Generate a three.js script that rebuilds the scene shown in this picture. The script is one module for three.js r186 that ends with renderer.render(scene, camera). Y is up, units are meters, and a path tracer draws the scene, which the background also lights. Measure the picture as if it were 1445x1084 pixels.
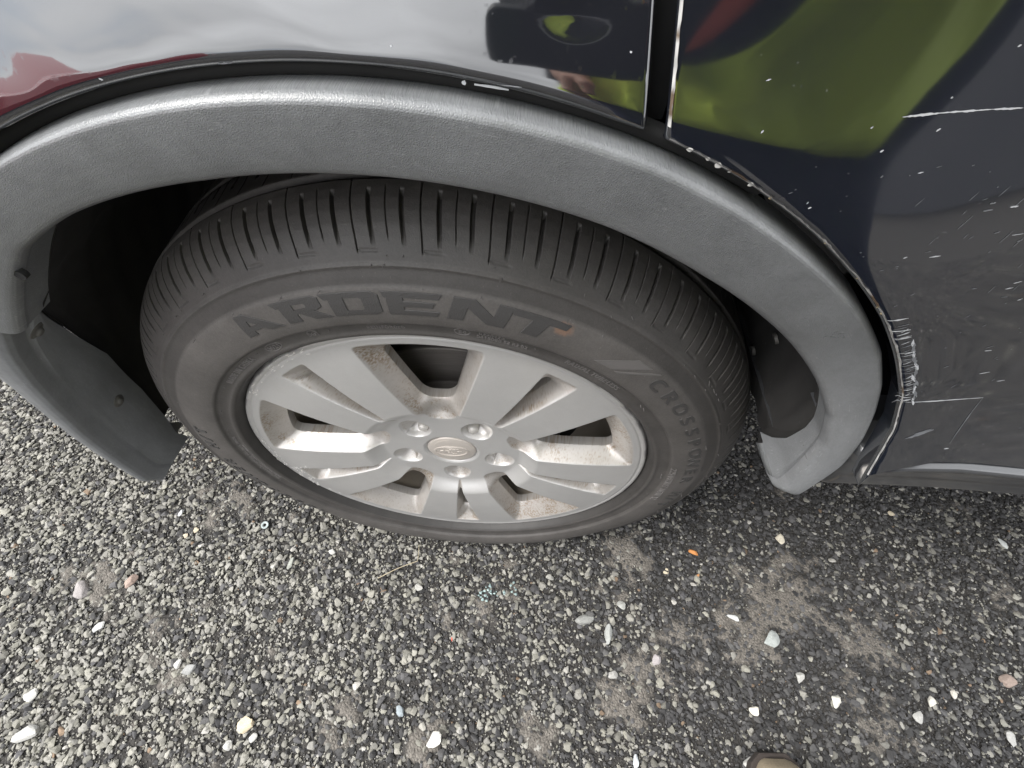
import * as THREE from 'three';
import { mergeGeometries, mergeVertices } from 'three/addons/utils/BufferGeometryUtils.js';
import { FontLoader } from 'three/addons/loaders/FontLoader.js';
import { TextGeometry } from 'three/addons/geometries/TextGeometry.js';
import { TessellateModifier } from 'three/addons/modifiers/TessellateModifier.js';
import { MarchingCubes } from 'three/addons/objects/MarchingCubes.js';
import { ImprovedNoise } from 'three/addons/math/ImprovedNoise.js';

// ------------------------------------------------------------------ camera, sky, sun, exposure
const HY = 0.333;                       // wheel hub height above the ground
const scene = new THREE.Scene();
const camera = new THREE.PerspectiveCamera(79.7, 4 / 3, 0.005, 600);
camera.rotation.order = 'YXZ';
camera.position.set(0.0654, 0.5151 + HY, 0.2398);
camera.rotation.set(-0.95508, -0.005456, 0.089954);
camera.updateMatrixWorld(true);
scene.add(camera);
const EXPOSURE = 2.1;
const SUN_DIR = new THREE.Vector3(-0.82, 1.0, 0.28).normalize();
const SUN_POWER = 1.3, SUN_SIZE = 45;

const perlin = new ImprovedNoise();
const nz = (x, y, z = 0) => perlin.noise(x + 31.7, y + 11.3, z + 5.1);
const fbm = (x, y, z = 0, o = 4) => { let s = 0, a = 0.5, f = 1; for (let i = 0; i < o; i++) { s += a * nz(x * f, y * f, z * f + i * 7.7); f *= 2.03; a *= 0.5; } return s; };
const sm = (a, b, x) => { const t = Math.min(1, Math.max(0, (x - a) / (b - a))); return t * t * (3 - 2 * t); };
const mix = (a, b, t) => a + (b - a) * t;
const rad = (d) => d * Math.PI / 180;
function rng(seed) { let s = seed >>> 0; return () => { s = (s + 0x6D2B79F5) >>> 0; let t = s; t = Math.imul(t ^ (t >>> 15), t | 1); t ^= t + Math.imul(t ^ (t >>> 7), t | 61); return ((t ^ (t >>> 14)) >>> 0) / 4294967296; }; }
function lerpTable(t, x) {               // t: [[x, y], ...]
  if (x <= t[0][0]) return t[0][1];
  for (let i = 1; i < t.length; i++) if (x <= t[i][0]) return mix(t[i - 1][1], t[i][1], (x - t[i - 1][0]) / (t[i][0] - t[i - 1][0]));
  return t[t.length - 1][1];
}
{ // overcast sky: bright broken cloud, brightest round the veiled sun
  const w = 1024, h = 512, data = new Float32Array(w * h * 4);
  const d = new THREE.Vector3();
  for (let j = 0; j < h; j++) for (let i = 0; i < w; i++) {
    const el = ((j + 0.5) / h - 0.5) * Math.PI, az = ((i + 0.5) / w - 0.5) * 2 * Math.PI;
    d.set(Math.cos(el) * Math.cos(az), Math.sin(el), Math.cos(el) * Math.sin(az));
    const k = 1 / (Math.max(d.y, 0) + 0.35);
    const c = fbm(d.x * k * 1.5, d.z * k * 1.5, 2.2, 5), c2 = fbm(d.x * k * 0.7 + 9, d.z * k * 0.7, 6.2, 4);
    const cs = Math.max(0, d.dot(SUN_DIR));
    let L = 0.80 + 0.75 * c + 0.7 * c2 + 0.9 * Math.pow(cs, 3) + 1.3 * Math.pow(cs, 18);
    L = Math.max(0.28, L);
    const blue = sm(0.05, -0.35, c + c2);
    const o = (j * w + i) * 4;
    data[o] = L * (0.98 - 0.10 * blue); data[o + 1] = L * (0.995 - 0.03 * blue); data[o + 2] = L * (1.02 + 0.06 * blue); data[o + 3] = 1;
  }
  const sky = new THREE.DataTexture(data, w, h, THREE.RGBAFormat, THREE.FloatType);
  sky.mapping = THREE.EquirectangularReflectionMapping; sky.magFilter = THREE.LinearFilter; sky.minFilter = THREE.LinearFilter; sky.needsUpdate = true;
  scene.background = sky; scene.environment = sky;
}
const sun = new THREE.DirectionalLight(new THREE.Color(1, 0.955, 0.88), SUN_POWER);
sun.position.copy(SUN_DIR).multiplyScalar(8); sun.castShadow = true; sun.shadow.radius = SUN_SIZE;
sun.shadow.mapSize.set(2048, 2048);
Object.assign(sun.shadow.camera, { left: -3, right: 3, top: 3, bottom: -3, near: 0.5, far: 20 });
scene.add(sun, sun.target);

// ------------------------------------------------------------------ helpers
const used = new Map();
function numbered(n) { const k = used.get(n) ?? 0; used.set(n, k + 1); return k ? `${n}_${String(k).padStart(3, '0')}` : n; }
function shadow(o) { o.castShadow = true; o.receiveShadow = true; return o; }
function mesh(name, geo, mat, parent) { const m = shadow(new THREE.Mesh(geo, mat)); m.name = parent === scene ? numbered(name) : name; parent.add(m); return m; }
function thing(name, label, category, pos = [0, 0, 0], group) {
  const g = new THREE.Group(); g.name = numbered(name); g.position.set(...pos); g.userData = { label, category }; if (group) g.userData.group = group; scene.add(g); return g;
}
function tag(o, label, category, group) { o.userData.label = label; o.userData.category = category; if (group) o.userData.group = group; return o; }
const merge = (gs) => mergeGeometries(gs.map((g) => { const n = g.index ? g.toNonIndexed() : g; for (const k of Object.keys(n.attributes)) if (!['position', 'normal', 'uv'].includes(k)) n.deleteAttribute(k); if (!n.attributes.uv) n.setAttribute('uv', new THREE.BufferAttribute(new Float32Array(n.attributes.position.count * 2), 2)); return n; }), false);
// grid of points f(i, j) -> {p:[x,y,z], uv:[u,v], c?:[r,g,b]}; keep(i,j) decides a quad
function grid(ni, nj, f, keep, flip) {
  const pos = new Float32Array(ni * nj * 3), uv = new Float32Array(ni * nj * 2); let col = null;
  for (let i = 0; i < ni; i++) for (let j = 0; j < nj; j++) {
    const r = f(i, j), k = i * nj + j; pos.set(r.p, k * 3); uv.set(r.uv ?? [r.p[0], r.p[1]], k * 2);
    if (r.c) { col ??= new Float32Array(ni * nj * 3); col.set(r.c, k * 3); }
  }
  const idx = [];
  for (let i = 0; i < ni - 1; i++) for (let j = 0; j < nj - 1; j++) {
    if (keep && !keep(i, j)) continue;
    const a = i * nj + j, b = a + nj, c = b + 1, d = a + 1;
    if (flip) idx.push(a, c, b, a, d, c); else idx.push(a, b, c, a, c, d);
  }
  const g = new THREE.BufferGeometry(); g.setAttribute('position', new THREE.BufferAttribute(pos, 3)); g.setAttribute('uv', new THREE.BufferAttribute(uv, 2));
  if (col) g.setAttribute('color', new THREE.BufferAttribute(col, 3));
  g.setIndex(new THREE.BufferAttribute(new Uint32Array(idx), 1)); g.computeVertexNormals(); return g;
}
const up = (g) => g.translate(0, HY, 0);
// the viewing ray of a pixel of the photograph (used only to find where on the ground / body a mark lies)
const PF = 649.3, _m = new THREE.Matrix4().extractRotation(camera.matrixWorld);
function rayOf(px, py) { return new THREE.Vector3((px - 722.5) / PF, -(py - 542) / PF, -1).applyMatrix4(_m).normalize(); }
function groundAt(px, py, y = 0) { const d = rayOf(px, py), t = (y - camera.position.y) / d.y; return camera.position.clone().addScaledVector(d, t); }

// textures -----------------------------------------------------------------------------------
function tileNoise(seed, n) {           // tileable value noise lattice
  const r = rng(seed), a = new Float32Array(n * n); for (let i = 0; i < n * n; i++) a[i] = r();
  return (u, v) => { const x = u * n, y = v * n, xi = Math.floor(x), yi = Math.floor(y), fx = x - xi, fy = y - yi, sx = fx * fx * (3 - 2 * fx), sy = fy * fy * (3 - 2 * fy);
    const X0 = ((xi % n) + n) % n, X1 = (X0 + 1) % n, Y0 = ((yi % n) + n) % n, Y1 = (Y0 + 1) % n;
    return mix(mix(a[Y0 * n + X0], a[Y0 * n + X1], sx), mix(a[Y1 * n + X0], a[Y1 * n + X1], sx), sy); };
}
function tileCells(seed, n) {           // tileable Worley: distances to nearest and second nearest
  const r = rng(seed), p = []; for (let i = 0; i < n * n; i++) p.push([r(), r(), r()]);
  return (u, v) => { const x = u * n, y = v * n, xi = Math.floor(x), yi = Math.floor(y); let d1 = 9, d2 = 9, id = 0;
    for (let j = -1; j <= 1; j++) for (let i = -1; i <= 1; i++) { const cx = ((xi + i) % n + n) % n, cy = ((yi + j) % n + n) % n, q = p[cy * n + cx], dx = xi + i + q[0] - x, dy = yi + j + q[1] - y, d = Math.hypot(dx, dy); if (d < d1) { d2 = d1; d1 = d; id = q[2]; } else if (d < d2) d2 = d; }
    return [d1, d2, id]; };
}
function tex(n, f, srgb, repeat) {
  const data = new Uint8Array(n * n * 4);
  for (let j = 0; j < n; j++) for (let i = 0; i < n; i++) { const c = f((i + 0.5) / n, (j + 0.5) / n), o = (j * n + i) * 4; for (let k = 0; k < 3; k++) { let v = Array.isArray(c) ? c[k] : c; v = Math.min(1, Math.max(0, v)); if (srgb) v = v <= 0.0031308 ? v * 12.92 : 1.055 * Math.pow(v, 1 / 2.4) - 0.055; data[o + k] = Math.round(v * 255); } data[o + 3] = 255; }
  const t = new THREE.DataTexture(data, n, n); t.wrapS = t.wrapT = THREE.RepeatWrapping; t.magFilter = THREE.LinearFilter; t.minFilter = THREE.LinearMipmapLinearFilter; t.generateMipmaps = true;
  if (srgb) t.colorSpace = THREE.SRGBColorSpace; if (repeat) t.repeat.set(...[].concat(repeat, repeat).slice(0, 2)); t.needsUpdate = true; return t;
}
const n8 = tileNoise(1, 8), n16 = tileNoise(2, 16), n32 = tileNoise(3, 32), n64 = tileNoise(4, 64), n128 = tileNoise(5, 128), n256 = tileNoise(6, 256);
const cells40 = tileCells(7, 40), cells90 = tileCells(8, 90);
const fb = (u, v) => 0.35 * n8(u, v) + 0.25 * n16(u, v) + 0.18 * n32(u, v) + 0.13 * n64(u, v) + 0.09 * n128(u, v);

// ------------------------------------------------------------------ materials
const M = {};
{ // faded wheel-arch plastic with a leather grain
  const bump = tex(512, (u, v) => { const [a, b] = cells40(u + 0.02 * n32(u, v), v + 0.02 * n32(v, u)); return Math.min(1, (b - a) * 1.5) * 0.8 + 0.2 * n256(u, v); }, false, 1 / 0.048);
  const col = tex(1024, (u, v) => { const f = fb(u, v), s = n256(u, v), k = 0.160 + 0.085 * (f - 0.5) + 0.02 * (s - 0.5); const sc = (n8(u * 3, v) > 0.6 && n256(u * 0.25, v * 3) > 0.88) ? 0.05 : 0; return [k * 0.97 + sc, k + sc, k * 1.03 + sc]; }, true, 1 / 0.35);
  const rough = tex(512, (u, v) => 0.33 + 0.24 * (fb(u, v) - 0.5) + 0.05 * n128(u, v), false, 1 / 0.2);
  M.trim = new THREE.MeshPhysicalMaterial({ map: col, bumpMap: bump, bumpScale: 0.00011, roughnessMap: rough, roughness: 1, ior: 1.62, clearcoat: 0.2, clearcoatRoughness: 0.4 });
  M.flap = new THREE.MeshStandardMaterial({ map: col, roughness: 0.5, color: 0xffffff });
}
{ // black mica paint under clearcoat, dusty and swirled
  const dust = tex(1024, (u, v) => { const g = n256(u * 3, v * 3) * n256(v * 3, u * 3 + 0.3); const sp = g > 0.93 ? 0.10 : 0; const d = 0.004 * n16(u, v); return [0.010 + d + sp, 0.011 + d + sp, 0.0145 + d + sp * 0.95]; }, true, 1 / 0.6);
  const rough = tex(1024, (u, v) => 0.03 + 0.10 * Math.max(0, fb(u, v) - 0.42) + 0.10 * (n256(u, v) > 0.9 ? 1 : 0), false, 1 / 0.5);
  M.paint = new THREE.MeshPhysicalMaterial({ map: dust, roughness: 0.25, metalness: 0, ior: 2.15, clearcoat: 1, clearcoatRoughness: 0.04, roughnessMap: null });
  M.paint.roughnessMap = rough; M.paint.roughness = 1;
  // lower door: road film
  const dust2 = tex(1024, (u, v) => { const sp = n256(u * 3, v * 3) * n128(v * 3, u * 2) > 0.86 ? 0.07 : 0, sc = (n256(u * 0.25, v * 2.0) > 0.965 && n16(u, v) > 0.55) ? 0.03 : 0, d = 0.008 * Math.max(0, fb(u, v) - 0.42); return [0.010 + d + sp + sc, 0.0115 + d + sp + sc, 0.016 + d + sp + sc]; }, true, 1 / 0.45);
  const rough2 = tex(512, (u, v) => 0.04 + 0.12 * Math.max(0, fb(u, v) - 0.44), false, 1 / 0.3);
  M.door = new THREE.MeshPhysicalMaterial({ map: dust2, roughness: 1, roughnessMap: rough2, metalness: 0, ior: 2.5, clearcoat: 1.0, clearcoatRoughness: 0.055 });
}
M.sill = new THREE.MeshPhysicalMaterial({ color: new THREE.Color(0.055, 0.057, 0.061), roughness: 0.3, ior: 1.7, clearcoat: 1, clearcoatRoughness: 0.12 });
M.shell = new THREE.MeshPhysicalMaterial({ color: new THREE.Color(0.012, 0.0125, 0.015), roughness: 0.2, clearcoat: 1, clearcoatRoughness: 0.06 });
M.dark = new THREE.MeshStandardMaterial({ color: new THREE.Color(0.012, 0.012, 0.012), roughness: 0.9 });
M.liner = new THREE.MeshStandardMaterial({ roughness: 0.85, map: tex(512, (u, v) => { const k = 0.020 + 0.02 * (fb(u, v) - 0.45) + (n256(u, v) > 0.93 ? 0.03 : 0); return [k * 1.06, k, k * 0.95]; }, true, 1 / 0.3) });
M.chip = new THREE.MeshStandardMaterial({ color: new THREE.Color(1, 1, 1), vertexColors: true, roughness: 0.7 });
M.scratch = new THREE.MeshStandardMaterial({ color: new THREE.Color(0.42, 0.43, 0.45), roughness: 0.7 });
M.scratchSoft = new THREE.MeshStandardMaterial({ color: new THREE.Color(0.13, 0.135, 0.145), roughness: 0.7 });
M.glass = new THREE.MeshPhysicalMaterial({ color: new THREE.Color(0.02, 0.022, 0.024), roughness: 0.03, clearcoat: 1 });
{ // tyre rubber, dusty
  const c = tex(1024, (u, v) => { const f = fb(u, v), s = n256(u, v) - 0.5, k = 0.062 + 0.035 * (f - 0.5) + 0.012 * s + (n256(v, u) > 0.965 ? 0.05 : 0); return [k * 1.06, k * 1.0, k * 0.97]; }, true, [1 / 0.3, 1 / 0.3]);
  const b = tex(512, (u, v) => 0.6 * n128(u, v) + 0.4 * n256(u, v), false, 1 / 0.08);
  M.rubber = new THREE.MeshPhysicalMaterial({ map: c, vertexColors: true, roughness: 0.56, bumpMap: b, bumpScale: 0.00012 });
  M.rubberDark = new THREE.MeshStandardMaterial({ color: new THREE.Color(0.043, 0.041, 0.040), roughness: 0.6, bumpMap: b, bumpScale: 0.0002 });
  M.rubberMid = new THREE.MeshStandardMaterial({ color: new THREE.Color(0.046, 0.044, 0.043), roughness: 0.6 });
  M.rubberPale = new THREE.MeshStandardMaterial({ color: new THREE.Color(0.115, 0.108, 0.104), roughness: 0.6 });
}
{ // silver-painted alloy
  const c = tex(1024, (u, v) => { const f = fb(u, v), g = n256(u, v) - 0.5; let k = 0.535 + 0.07 * (f - 0.5) + 0.02 * g; if (n256(v, u) > 0.975 && n16(u, v) > 0.5) k *= 0.6; return [k * 1.0, k * 0.985, k * 0.965]; }, true, 1 / 0.22);
  M.alloy = new THREE.MeshPhysicalMaterial({ map: c, vertexColors: true, metalness: 0.45, roughness: 0.38, clearcoat: 0.4, clearcoatRoughness: 0.2 });
  M.cap = new THREE.MeshPhysicalMaterial({ map: c, color: 0xf4ece4, metalness: 0.25, roughness: 0.42 });
  M.nut = new THREE.MeshPhysicalMaterial({ color: new THREE.Color(0.52, 0.50, 0.47), metalness: 0.4, roughness: 0.5 });
  M.barrel = new THREE.MeshPhysicalMaterial({ map: c, color: 0xb0a596, metalness: 0.2, roughness: 0.6 });
  M.scuff = new THREE.MeshStandardMaterial({ color: new THREE.Color(0.75, 0.73, 0.70), roughness: 0.55, metalness: 0.3 });
}
M.disc = new THREE.MeshStandardMaterial({ metalness: 0.5, roughness: 0.6, map: tex(512, (u, v) => { const k = 0.12 + 0.05 * (n256(u * 0.02, v) - 0.5) + 0.02 * (fb(u, v) - 0.5); return [k * 1.1, k, k * 0.93]; }, true, 1 / 0.2) });
M.bolt = new THREE.MeshStandardMaterial({ color: new THREE.Color(0.11, 0.105, 0.095), roughness: 0.6, metalness: 0.3 });

// ------------------------------------------------------------------ ground
const patches = [[350, 712, 0.055], [392, 735, 0.05], [285, 690, 0.03], [150, 815, 0.045], [95, 800, 0.03], [235, 965, 0.05], [215, 900, 0.03], [880, 775, 0.04], [715, 820, 0.05], [690, 850, 0.04], [1100, 850, 0.075], [1060, 870, 0.05], [1010, 885, 0.065], [960, 900, 0.035], [1150, 880, 0.06], [1210, 895, 0.05], [905, 960, 0.06], [870, 980, 0.05], [1200, 1010, 0.06], [1240, 1030, 0.055], [600, 1045, 0.04], [470, 1020, 0.04], [760, 1045, 0.035], [1130, 820, 0.05]]
  .map(([x, y, r]) => { const p = groundAt(x, y); return [p.x, p.z, r]; });
function dirt(x, z) {                    // 0..1: how much fine silt lies here
  let m = 0; for (const [px, pz, r] of patches) { const d = Math.hypot(x - px, z - pz) / r; if (d < 2) m = Math.max(m, 1 - d * 0.72); }
  const w = fbm(x * 9, z * 9, 3, 3); const far = Math.hypot(x, z) > 1.3 ? sm(0.12, 0.3, w) : 0;
  return Math.max(far, sm(0.30, 0.95, m * 0.92 + 1.3 * w + 1.5 * fbm(x * 38, z * 38, 8, 4)));
}
function groundY(x, z) { const near = x > -1.26 && x < 1.41 && z > -0.51 && z < 1.01 ? 1 : 0; return near * (0.004 * fbm(x * 6, z * 6, 1, 2) + 0.0052 * dirt(x, z) - 0.0015 + 0.0022 * fbm(x * 120, z * 120, 4, 1)); }
const stones = new THREE.Color();
{
  const axis = (a, b, step, far) => { const r = []; for (let x = a; x <= b + 1e-6; x += step) r.push(x); let s = step, x = b; while (x < far) { s *= 1.35; x += s; r.push(x); } s = step; x = a; while (x > -far) { s *= 1.35; x -= s; r.unshift(x); } return r; };
  const xs = axis(-1.25, 1.4, 0.0065, 250), zs = axis(-0.5, 1.0, 0.0065, 250);
  const g = grid(xs.length, zs.length, (i, j) => { const x = xs[i], z = zs[j], inb = x > -1.26 && x < 1.41 && z > -0.51 && z < 1.01, d = inb ? dirt(x, z) : 0.4; const t = inb ? sm(0.3, 0.65, d + 0.35 * fbm(x * 70, z * 70, 2, 2)) : 0.12; return { p: [x, inb ? groundY(x, z) : 0, z], uv: [x, z], c: [mix(0.42, 1.5, t), mix(0.40, 1.40, t), mix(0.385, 1.28, t)] }; }, null, true);
  const map = tex(1024, (u, v) => { const [a, b, id] = cells90(u, v); const st = (b - a) > 0.12 ? 0.5 + 0.9 * id : 0.35; const k = 0.105 * (0.55 + 0.45 * st) + 0.05 * (n256(u, v) - 0.5) + 0.03 * (n128(v, u) - 0.5); return [k, k * 0.97, k * 0.93]; }, true, 1 / 0.42);
  const bmp = tex(1024, (u, v) => { const [a, b] = cells90(u, v); return Math.min(1, (b - a) * 1.6) * 0.6 + 0.4 * n256(u, v); }, false, 1 / 0.42);
  const m = mesh('ground', g, new THREE.MeshStandardMaterial({ map, vertexColors: true, bumpMap: bmp, bumpScale: 0.0016, roughness: 0.93 }), scene);
  m.userData = { kind: 'structure', label: 'dark gravelled ground under and around the car' };
}
// loose gravel: many small angular stones
function stoneGeo(seed, detail = 1, flat = 0.62, chop = 4) {
  const r = rng(seed), g = new THREE.IcosahedronGeometry(1, detail), m = mergeVertices((g.deleteAttribute('normal'), g.deleteAttribute('uv'), g)), p = m.attributes.position;
  const planes = []; for (let i = 0; i < chop + 4; i++) { const v = new THREE.Vector3(r() - 0.5, (r() - 0.5) * 0.9, r() - 0.5).normalize(); planes.push([v, 0.44 + 0.30 * r()]); }
  planes.push([new THREE.Vector3(0.25 * (r() - 0.5), 1, 0.25 * (r() - 0.5)).normalize(), 0.62]);
  const v = new THREE.Vector3(), ex = 0.75 + 0.5 * r(), off = r() * 50;
  for (let i = 0; i < p.count; i++) {
    v.fromBufferAttribute(p, i);
    for (const [n, d] of planes) { const s = v.dot(n) - d; if (s > 0) v.addScaledVector(n, -s); }
    v.multiplyScalar(1 + 0.10 * nz(v.x * 2 + off, v.y * 2, v.z * 2)); v.x *= 1.12; v.z *= ex; v.y *= flat; p.setXYZ(i, v.x, v.y, v.z);
  }
  m.setAttribute('uv', new THREE.BufferAttribute(new Float32Array(p.count * 2), 2));
  const f = m.toNonIndexed(); f.computeVertexNormals();
  m.computeVertexNormals();
  // half-way between faceted and rounded
  const nn = f.attributes.normal, idx = m.index.array, sn = m.attributes.normal;
  for (let i = 0; i < nn.count; i++) { const k = idx[i]; const a = new THREE.Vector3(nn.getX(i) + 0.3 * sn.getX(k), nn.getY(i) + 0.3 * sn.getY(k), nn.getZ(i) + 0.3 * sn.getZ(k)).normalize(); nn.setXYZ(i, a.x, a.y, a.z); }
  const q = f.attributes.position, uvA = f.attributes.uv; for (let i = 0; i < q.count; i++) uvA.setXY(i, q.getX(i) * 0.5 + q.getY(i) * 0.3, q.getZ(i) * 0.5 - q.getY(i) * 0.3);
  return f;
}
const stoneTex = tex(256, (u, v) => { const k = 0.92 + 0.5 * (fb(u, v) - 0.5) + 0.28 * (n64(u, v) - 0.5) + 0.2 * (n128(v, u) - 0.5); return k * 0.9; }, false);
M.stone = new THREE.MeshStandardMaterial({ color: 0xffffff, map: stoneTex, roughness: 0.82 });
function lightShare(x, z) {              // share of pale stones at a place
  const w = fbm(x * 3.1, z * 3.1, 9, 3) + 0.5 * fbm(x * 11, z * 11, 2, 2);
  return Math.min(0.85, Math.max(0.06, lerpTable([[-1, 0.78], [-0.5, 0.64], [-0.1, 0.45], [0.15, 0.40], [0.35, 0.24], [0.6, 0.14], [1.2, 0.16]], x) + 0.55 * w + 0.10 * sm(0.0, 0.3, z) * (x < 0.4 ? 1 : 0)));
}
const gravel = new THREE.Group(); gravel.name = 'gravel'; gravel.userData = { kind: 'stuff', label: 'loose grey gravel of small angular stones covering the ground', category: 'gravel' }; scene.add(gravel);
function scatter(name, n, area, sizes, seed, label) {
  const r = rng(seed), q = new THREE.Quaternion(), e = new THREE.Euler(), m4 = new THREE.Matrix4(), c = new THREE.Color();
  const kinds = sizes[1] > 0.01 ? 9 : 5, lists = Array.from({ length: kinds }, () => []);
  for (let i = 0; i < n; i++) {
    const x = mix(area[0], area[1], r()), z = mix(area[2], area[3], r()), s = mix(sizes[0], sizes[1], Math.pow(r(), sizes[2])) / 2, d = dirt(x, z);
    const rr = [r(), r(), r(), r(), r(), r(), r()];
    if (d > 0.5 && rr[0] < 0.5) continue;
    const pale = rr[1] < lightShare(x, z);
    e.set((rr[2] - 0.5) * 0.9, rr[3] * 6.283, (rr[4] - 0.5) * 0.9); q.setFromEuler(e);
    const sink = mix(0.0, 0.55, rr[5]) * s * 0.6;
    m4.compose(new THREE.Vector3(x, groundY(x, z) - 0.0052 * d * 0.55 + s * 0.32 - sink + 0.0012, z), q, new THREE.Vector3(s, s, s));
    const v = rr[6];
    if (pale) { const k = mix(0.17, 0.36, v); c.setRGB(k * 1.04, k * 1.0, k * (0.84 + 0.07 * rr[2])); } else { const k = mix(0.038, 0.125, v * v); c.setRGB(k * 1.03, k * 1.0, k * (0.97 + 0.06 * rr[3])); }
    if (rr[2] > 0.996) c.setRGB(0.24, 0.17, 0.115).multiplyScalar(0.6 + 0.6 * v); else if (rr[2] < 0.008) c.setRGB(0.5, 0.48, 0.44);
    lists[i % kinds].push([m4.clone(), c.clone()]);
  }
  lists.forEach((l, k) => {
    const im = shadow(new THREE.InstancedMesh(stoneGeo(seed * 10 + k, sizes[1] > 0.01 ? 2 : 1, 0.6, sizes[1] > 0.01 ? 6 : 4), M.stone, l.length)); im.name = 'gravel_stones'; im.userData = { kind: 'stuff' };
    l.forEach(([m, cc], i) => { im.setMatrixAt(i, m); im.setColorAt(i, cc); });
    gravel.add(im);
  });
}
const GLAB = 'loose grey gravel of small angular stones covering the ground';
scatter('gravel', 44000, [-1.25, 1.4, -0.55, 0.55], [0.0060, 0.0142, 2.0], 11, GLAB);
scatter('gravel', 62000, [-1.25, 1.4, -0.45, 0.5], [0.0032, 0.0072, 1.3], 23, GLAB);
scatter('gravel', 90000, [-1.2, 1.3, -0.35, 0.45], [0.0016, 0.0032, 1], 37, GLAB);
scatter('gravel', 36000, [-3, 3.2, 0.5, 2.4], [0.006, 0.016, 1.6], 41, GLAB);

// ------------------------------------------------------------------ the car
const car = thing('car', 'black estate car with grey plastic wheel arch, silver alloy wheel and scratched rear door', 'car');
// --- body side: z = side(x, y) in hub coordinates
const TILT = [[0.10, 28], [0.215, 26], [0.235, 23], [0.255, 19], [0.28, 14], [0.30, 9], [0.33, 5], [0.37, 6], [0.42, 9], [0.46, 10], [0.5, 10], [0.6, 9], [0.75, 14], [0.9, 22]];
const profZ = (() => { const t = [[0.30, 0.0]]; let z = 0; for (let y = 0.30; y < 1.0; y += 0.002) { z -= Math.tan(rad(lerpTable(TILT, y + 0.001))) * 0.002; t.push([y + 0.002, z]); } z = 0; for (let y = 0.30; y > 0.08; y -= 0.002) { z += Math.tan(rad(lerpTable(TILT, y - 0.001))) * 0.002; t.unshift([y - 0.002, z]); } return (y) => { const f = (y - t[0][0]) / 0.002, i = Math.max(0, Math.min(t.length - 2, Math.floor(f))); return mix(t[i][1], t[i + 1][1], Math.min(1, Math.max(0, f - i))); }; })();
const panelRho = (deg) => lerpTable([[20, 0.350], [30, 0.3815], [33, 0.3925], [36, 0.4055], [38, 0.4140], [42, 0.4231], [47, 0.4275], [52, 0.4310], [57, 0.4328], [62, 0.4342], [69, 0.4350], [74, 0.4354], [200, 0.4360]], deg);
function side(x, y) {
  const rho = Math.hypot(x, y), a = Math.atan2(y, x) * 180 / Math.PI;
  const A = lerpTable([[-0.2, 1], [0.1, 1], [0.2, 0.55], [0.3, 0.3], [0.5, 0]], x);
  const flare = 0.0125 * Math.exp(-(((rho - 0.43) / 0.05) ** 2)) * A;
  const left = sm(0.10, 0.02, x);
  const dents = left * (0.00060 * nz(x * 13, y * 16, 1) + 0.00045 * nz(x * 26 + y * 30, y * 18, 4)) + (1 - left) * 0.00016 * nz(x * 9, y * 13, 6);
  const ding = -0.0011 * Math.exp(-(((x - 0.078) / 0.011) ** 2) - (((y - 0.456) / 0.006) ** 2));
  return 0.042 + 0.012 * sm(0.1, 0.3, x) + profZ(y) + flare + dents + ding;
}
function skew(x, y) { return -(y - 0.42) * 0.17 * Math.exp(-(((x - 0.118) / 0.25) ** 2)) * (y > 0.40 ? 1 : 0); }
const lip = (d) => -0.0035 * Math.exp(-d / 0.0013);       // the folded edge round the arch
function panel(cols, ytop, edgeL, edgeR) {                // cols: [x0, ylow, lipKind]
  const NJ = 110;
  return grid(cols.length, NJ, (i, j) => {
    const [x0, yl, lk] = cols[i]; const v = Math.max(0, (j - 2) / (NJ - 3)), y = yl + (ytop - yl) * Math.pow(v, 1.9);
    const x = x0 + skew(x0, y); let z = side(x, y);
    const dEdge = lk ? Math.max(0, Math.hypot(x, y) - panelRho(Math.atan2(y, x) * 180 / Math.PI)) : 9;
    z += lk ? lip(dEdge) : 0;
    const dx = Math.min(edgeL === undefined ? 9 : x0 - edgeL, edgeR === undefined ? 9 : edgeR - x0);
    if (dx < 0.0022) z -= 0.0022 - Math.sqrt(Math.max(0, 0.0022 ** 2 - (0.0022 - dx) ** 2));
    if (j < 2 && lk) z -= 0.012 * (2 - j) * 0.5; else if (j < 2) z -= 0.006 * (2 - j);
    return { p: [x, y + HY, z], uv: [x, y] };
  }, null, false);
}
{ // fender
  const cols = []; const RL = (d) => [panelRho(d) * Math.cos(rad(d)), panelRho(d) * Math.sin(rad(d))];
  for (const x of [-0.86, -0.8, -0.72, -0.64, -0.56, -0.5, -0.45, -0.42, -0.39]) cols.push([x, 0.27, false]);
  for (let d = 146; d > 75.0; d -= 0.5) { const [x, y] = RL(d); cols.push([x, y, true]); }
  for (const x of [0.1105, 0.1115, 0.1122, 0.1128, 0.1132]) cols.push([x, Math.sqrt(0.4356 ** 2 - x * x), true]);
  const g = panel(cols, 0.74, undefined, 0.1132);
  const fender = mesh('rear_fender', g, M.paint, car); fender.userData.label = 'glossy black fender reflecting grey cloud above the wheel arch';
  M._fender = fender;
}
let rearDoor; const doorEdge = [];
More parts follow.
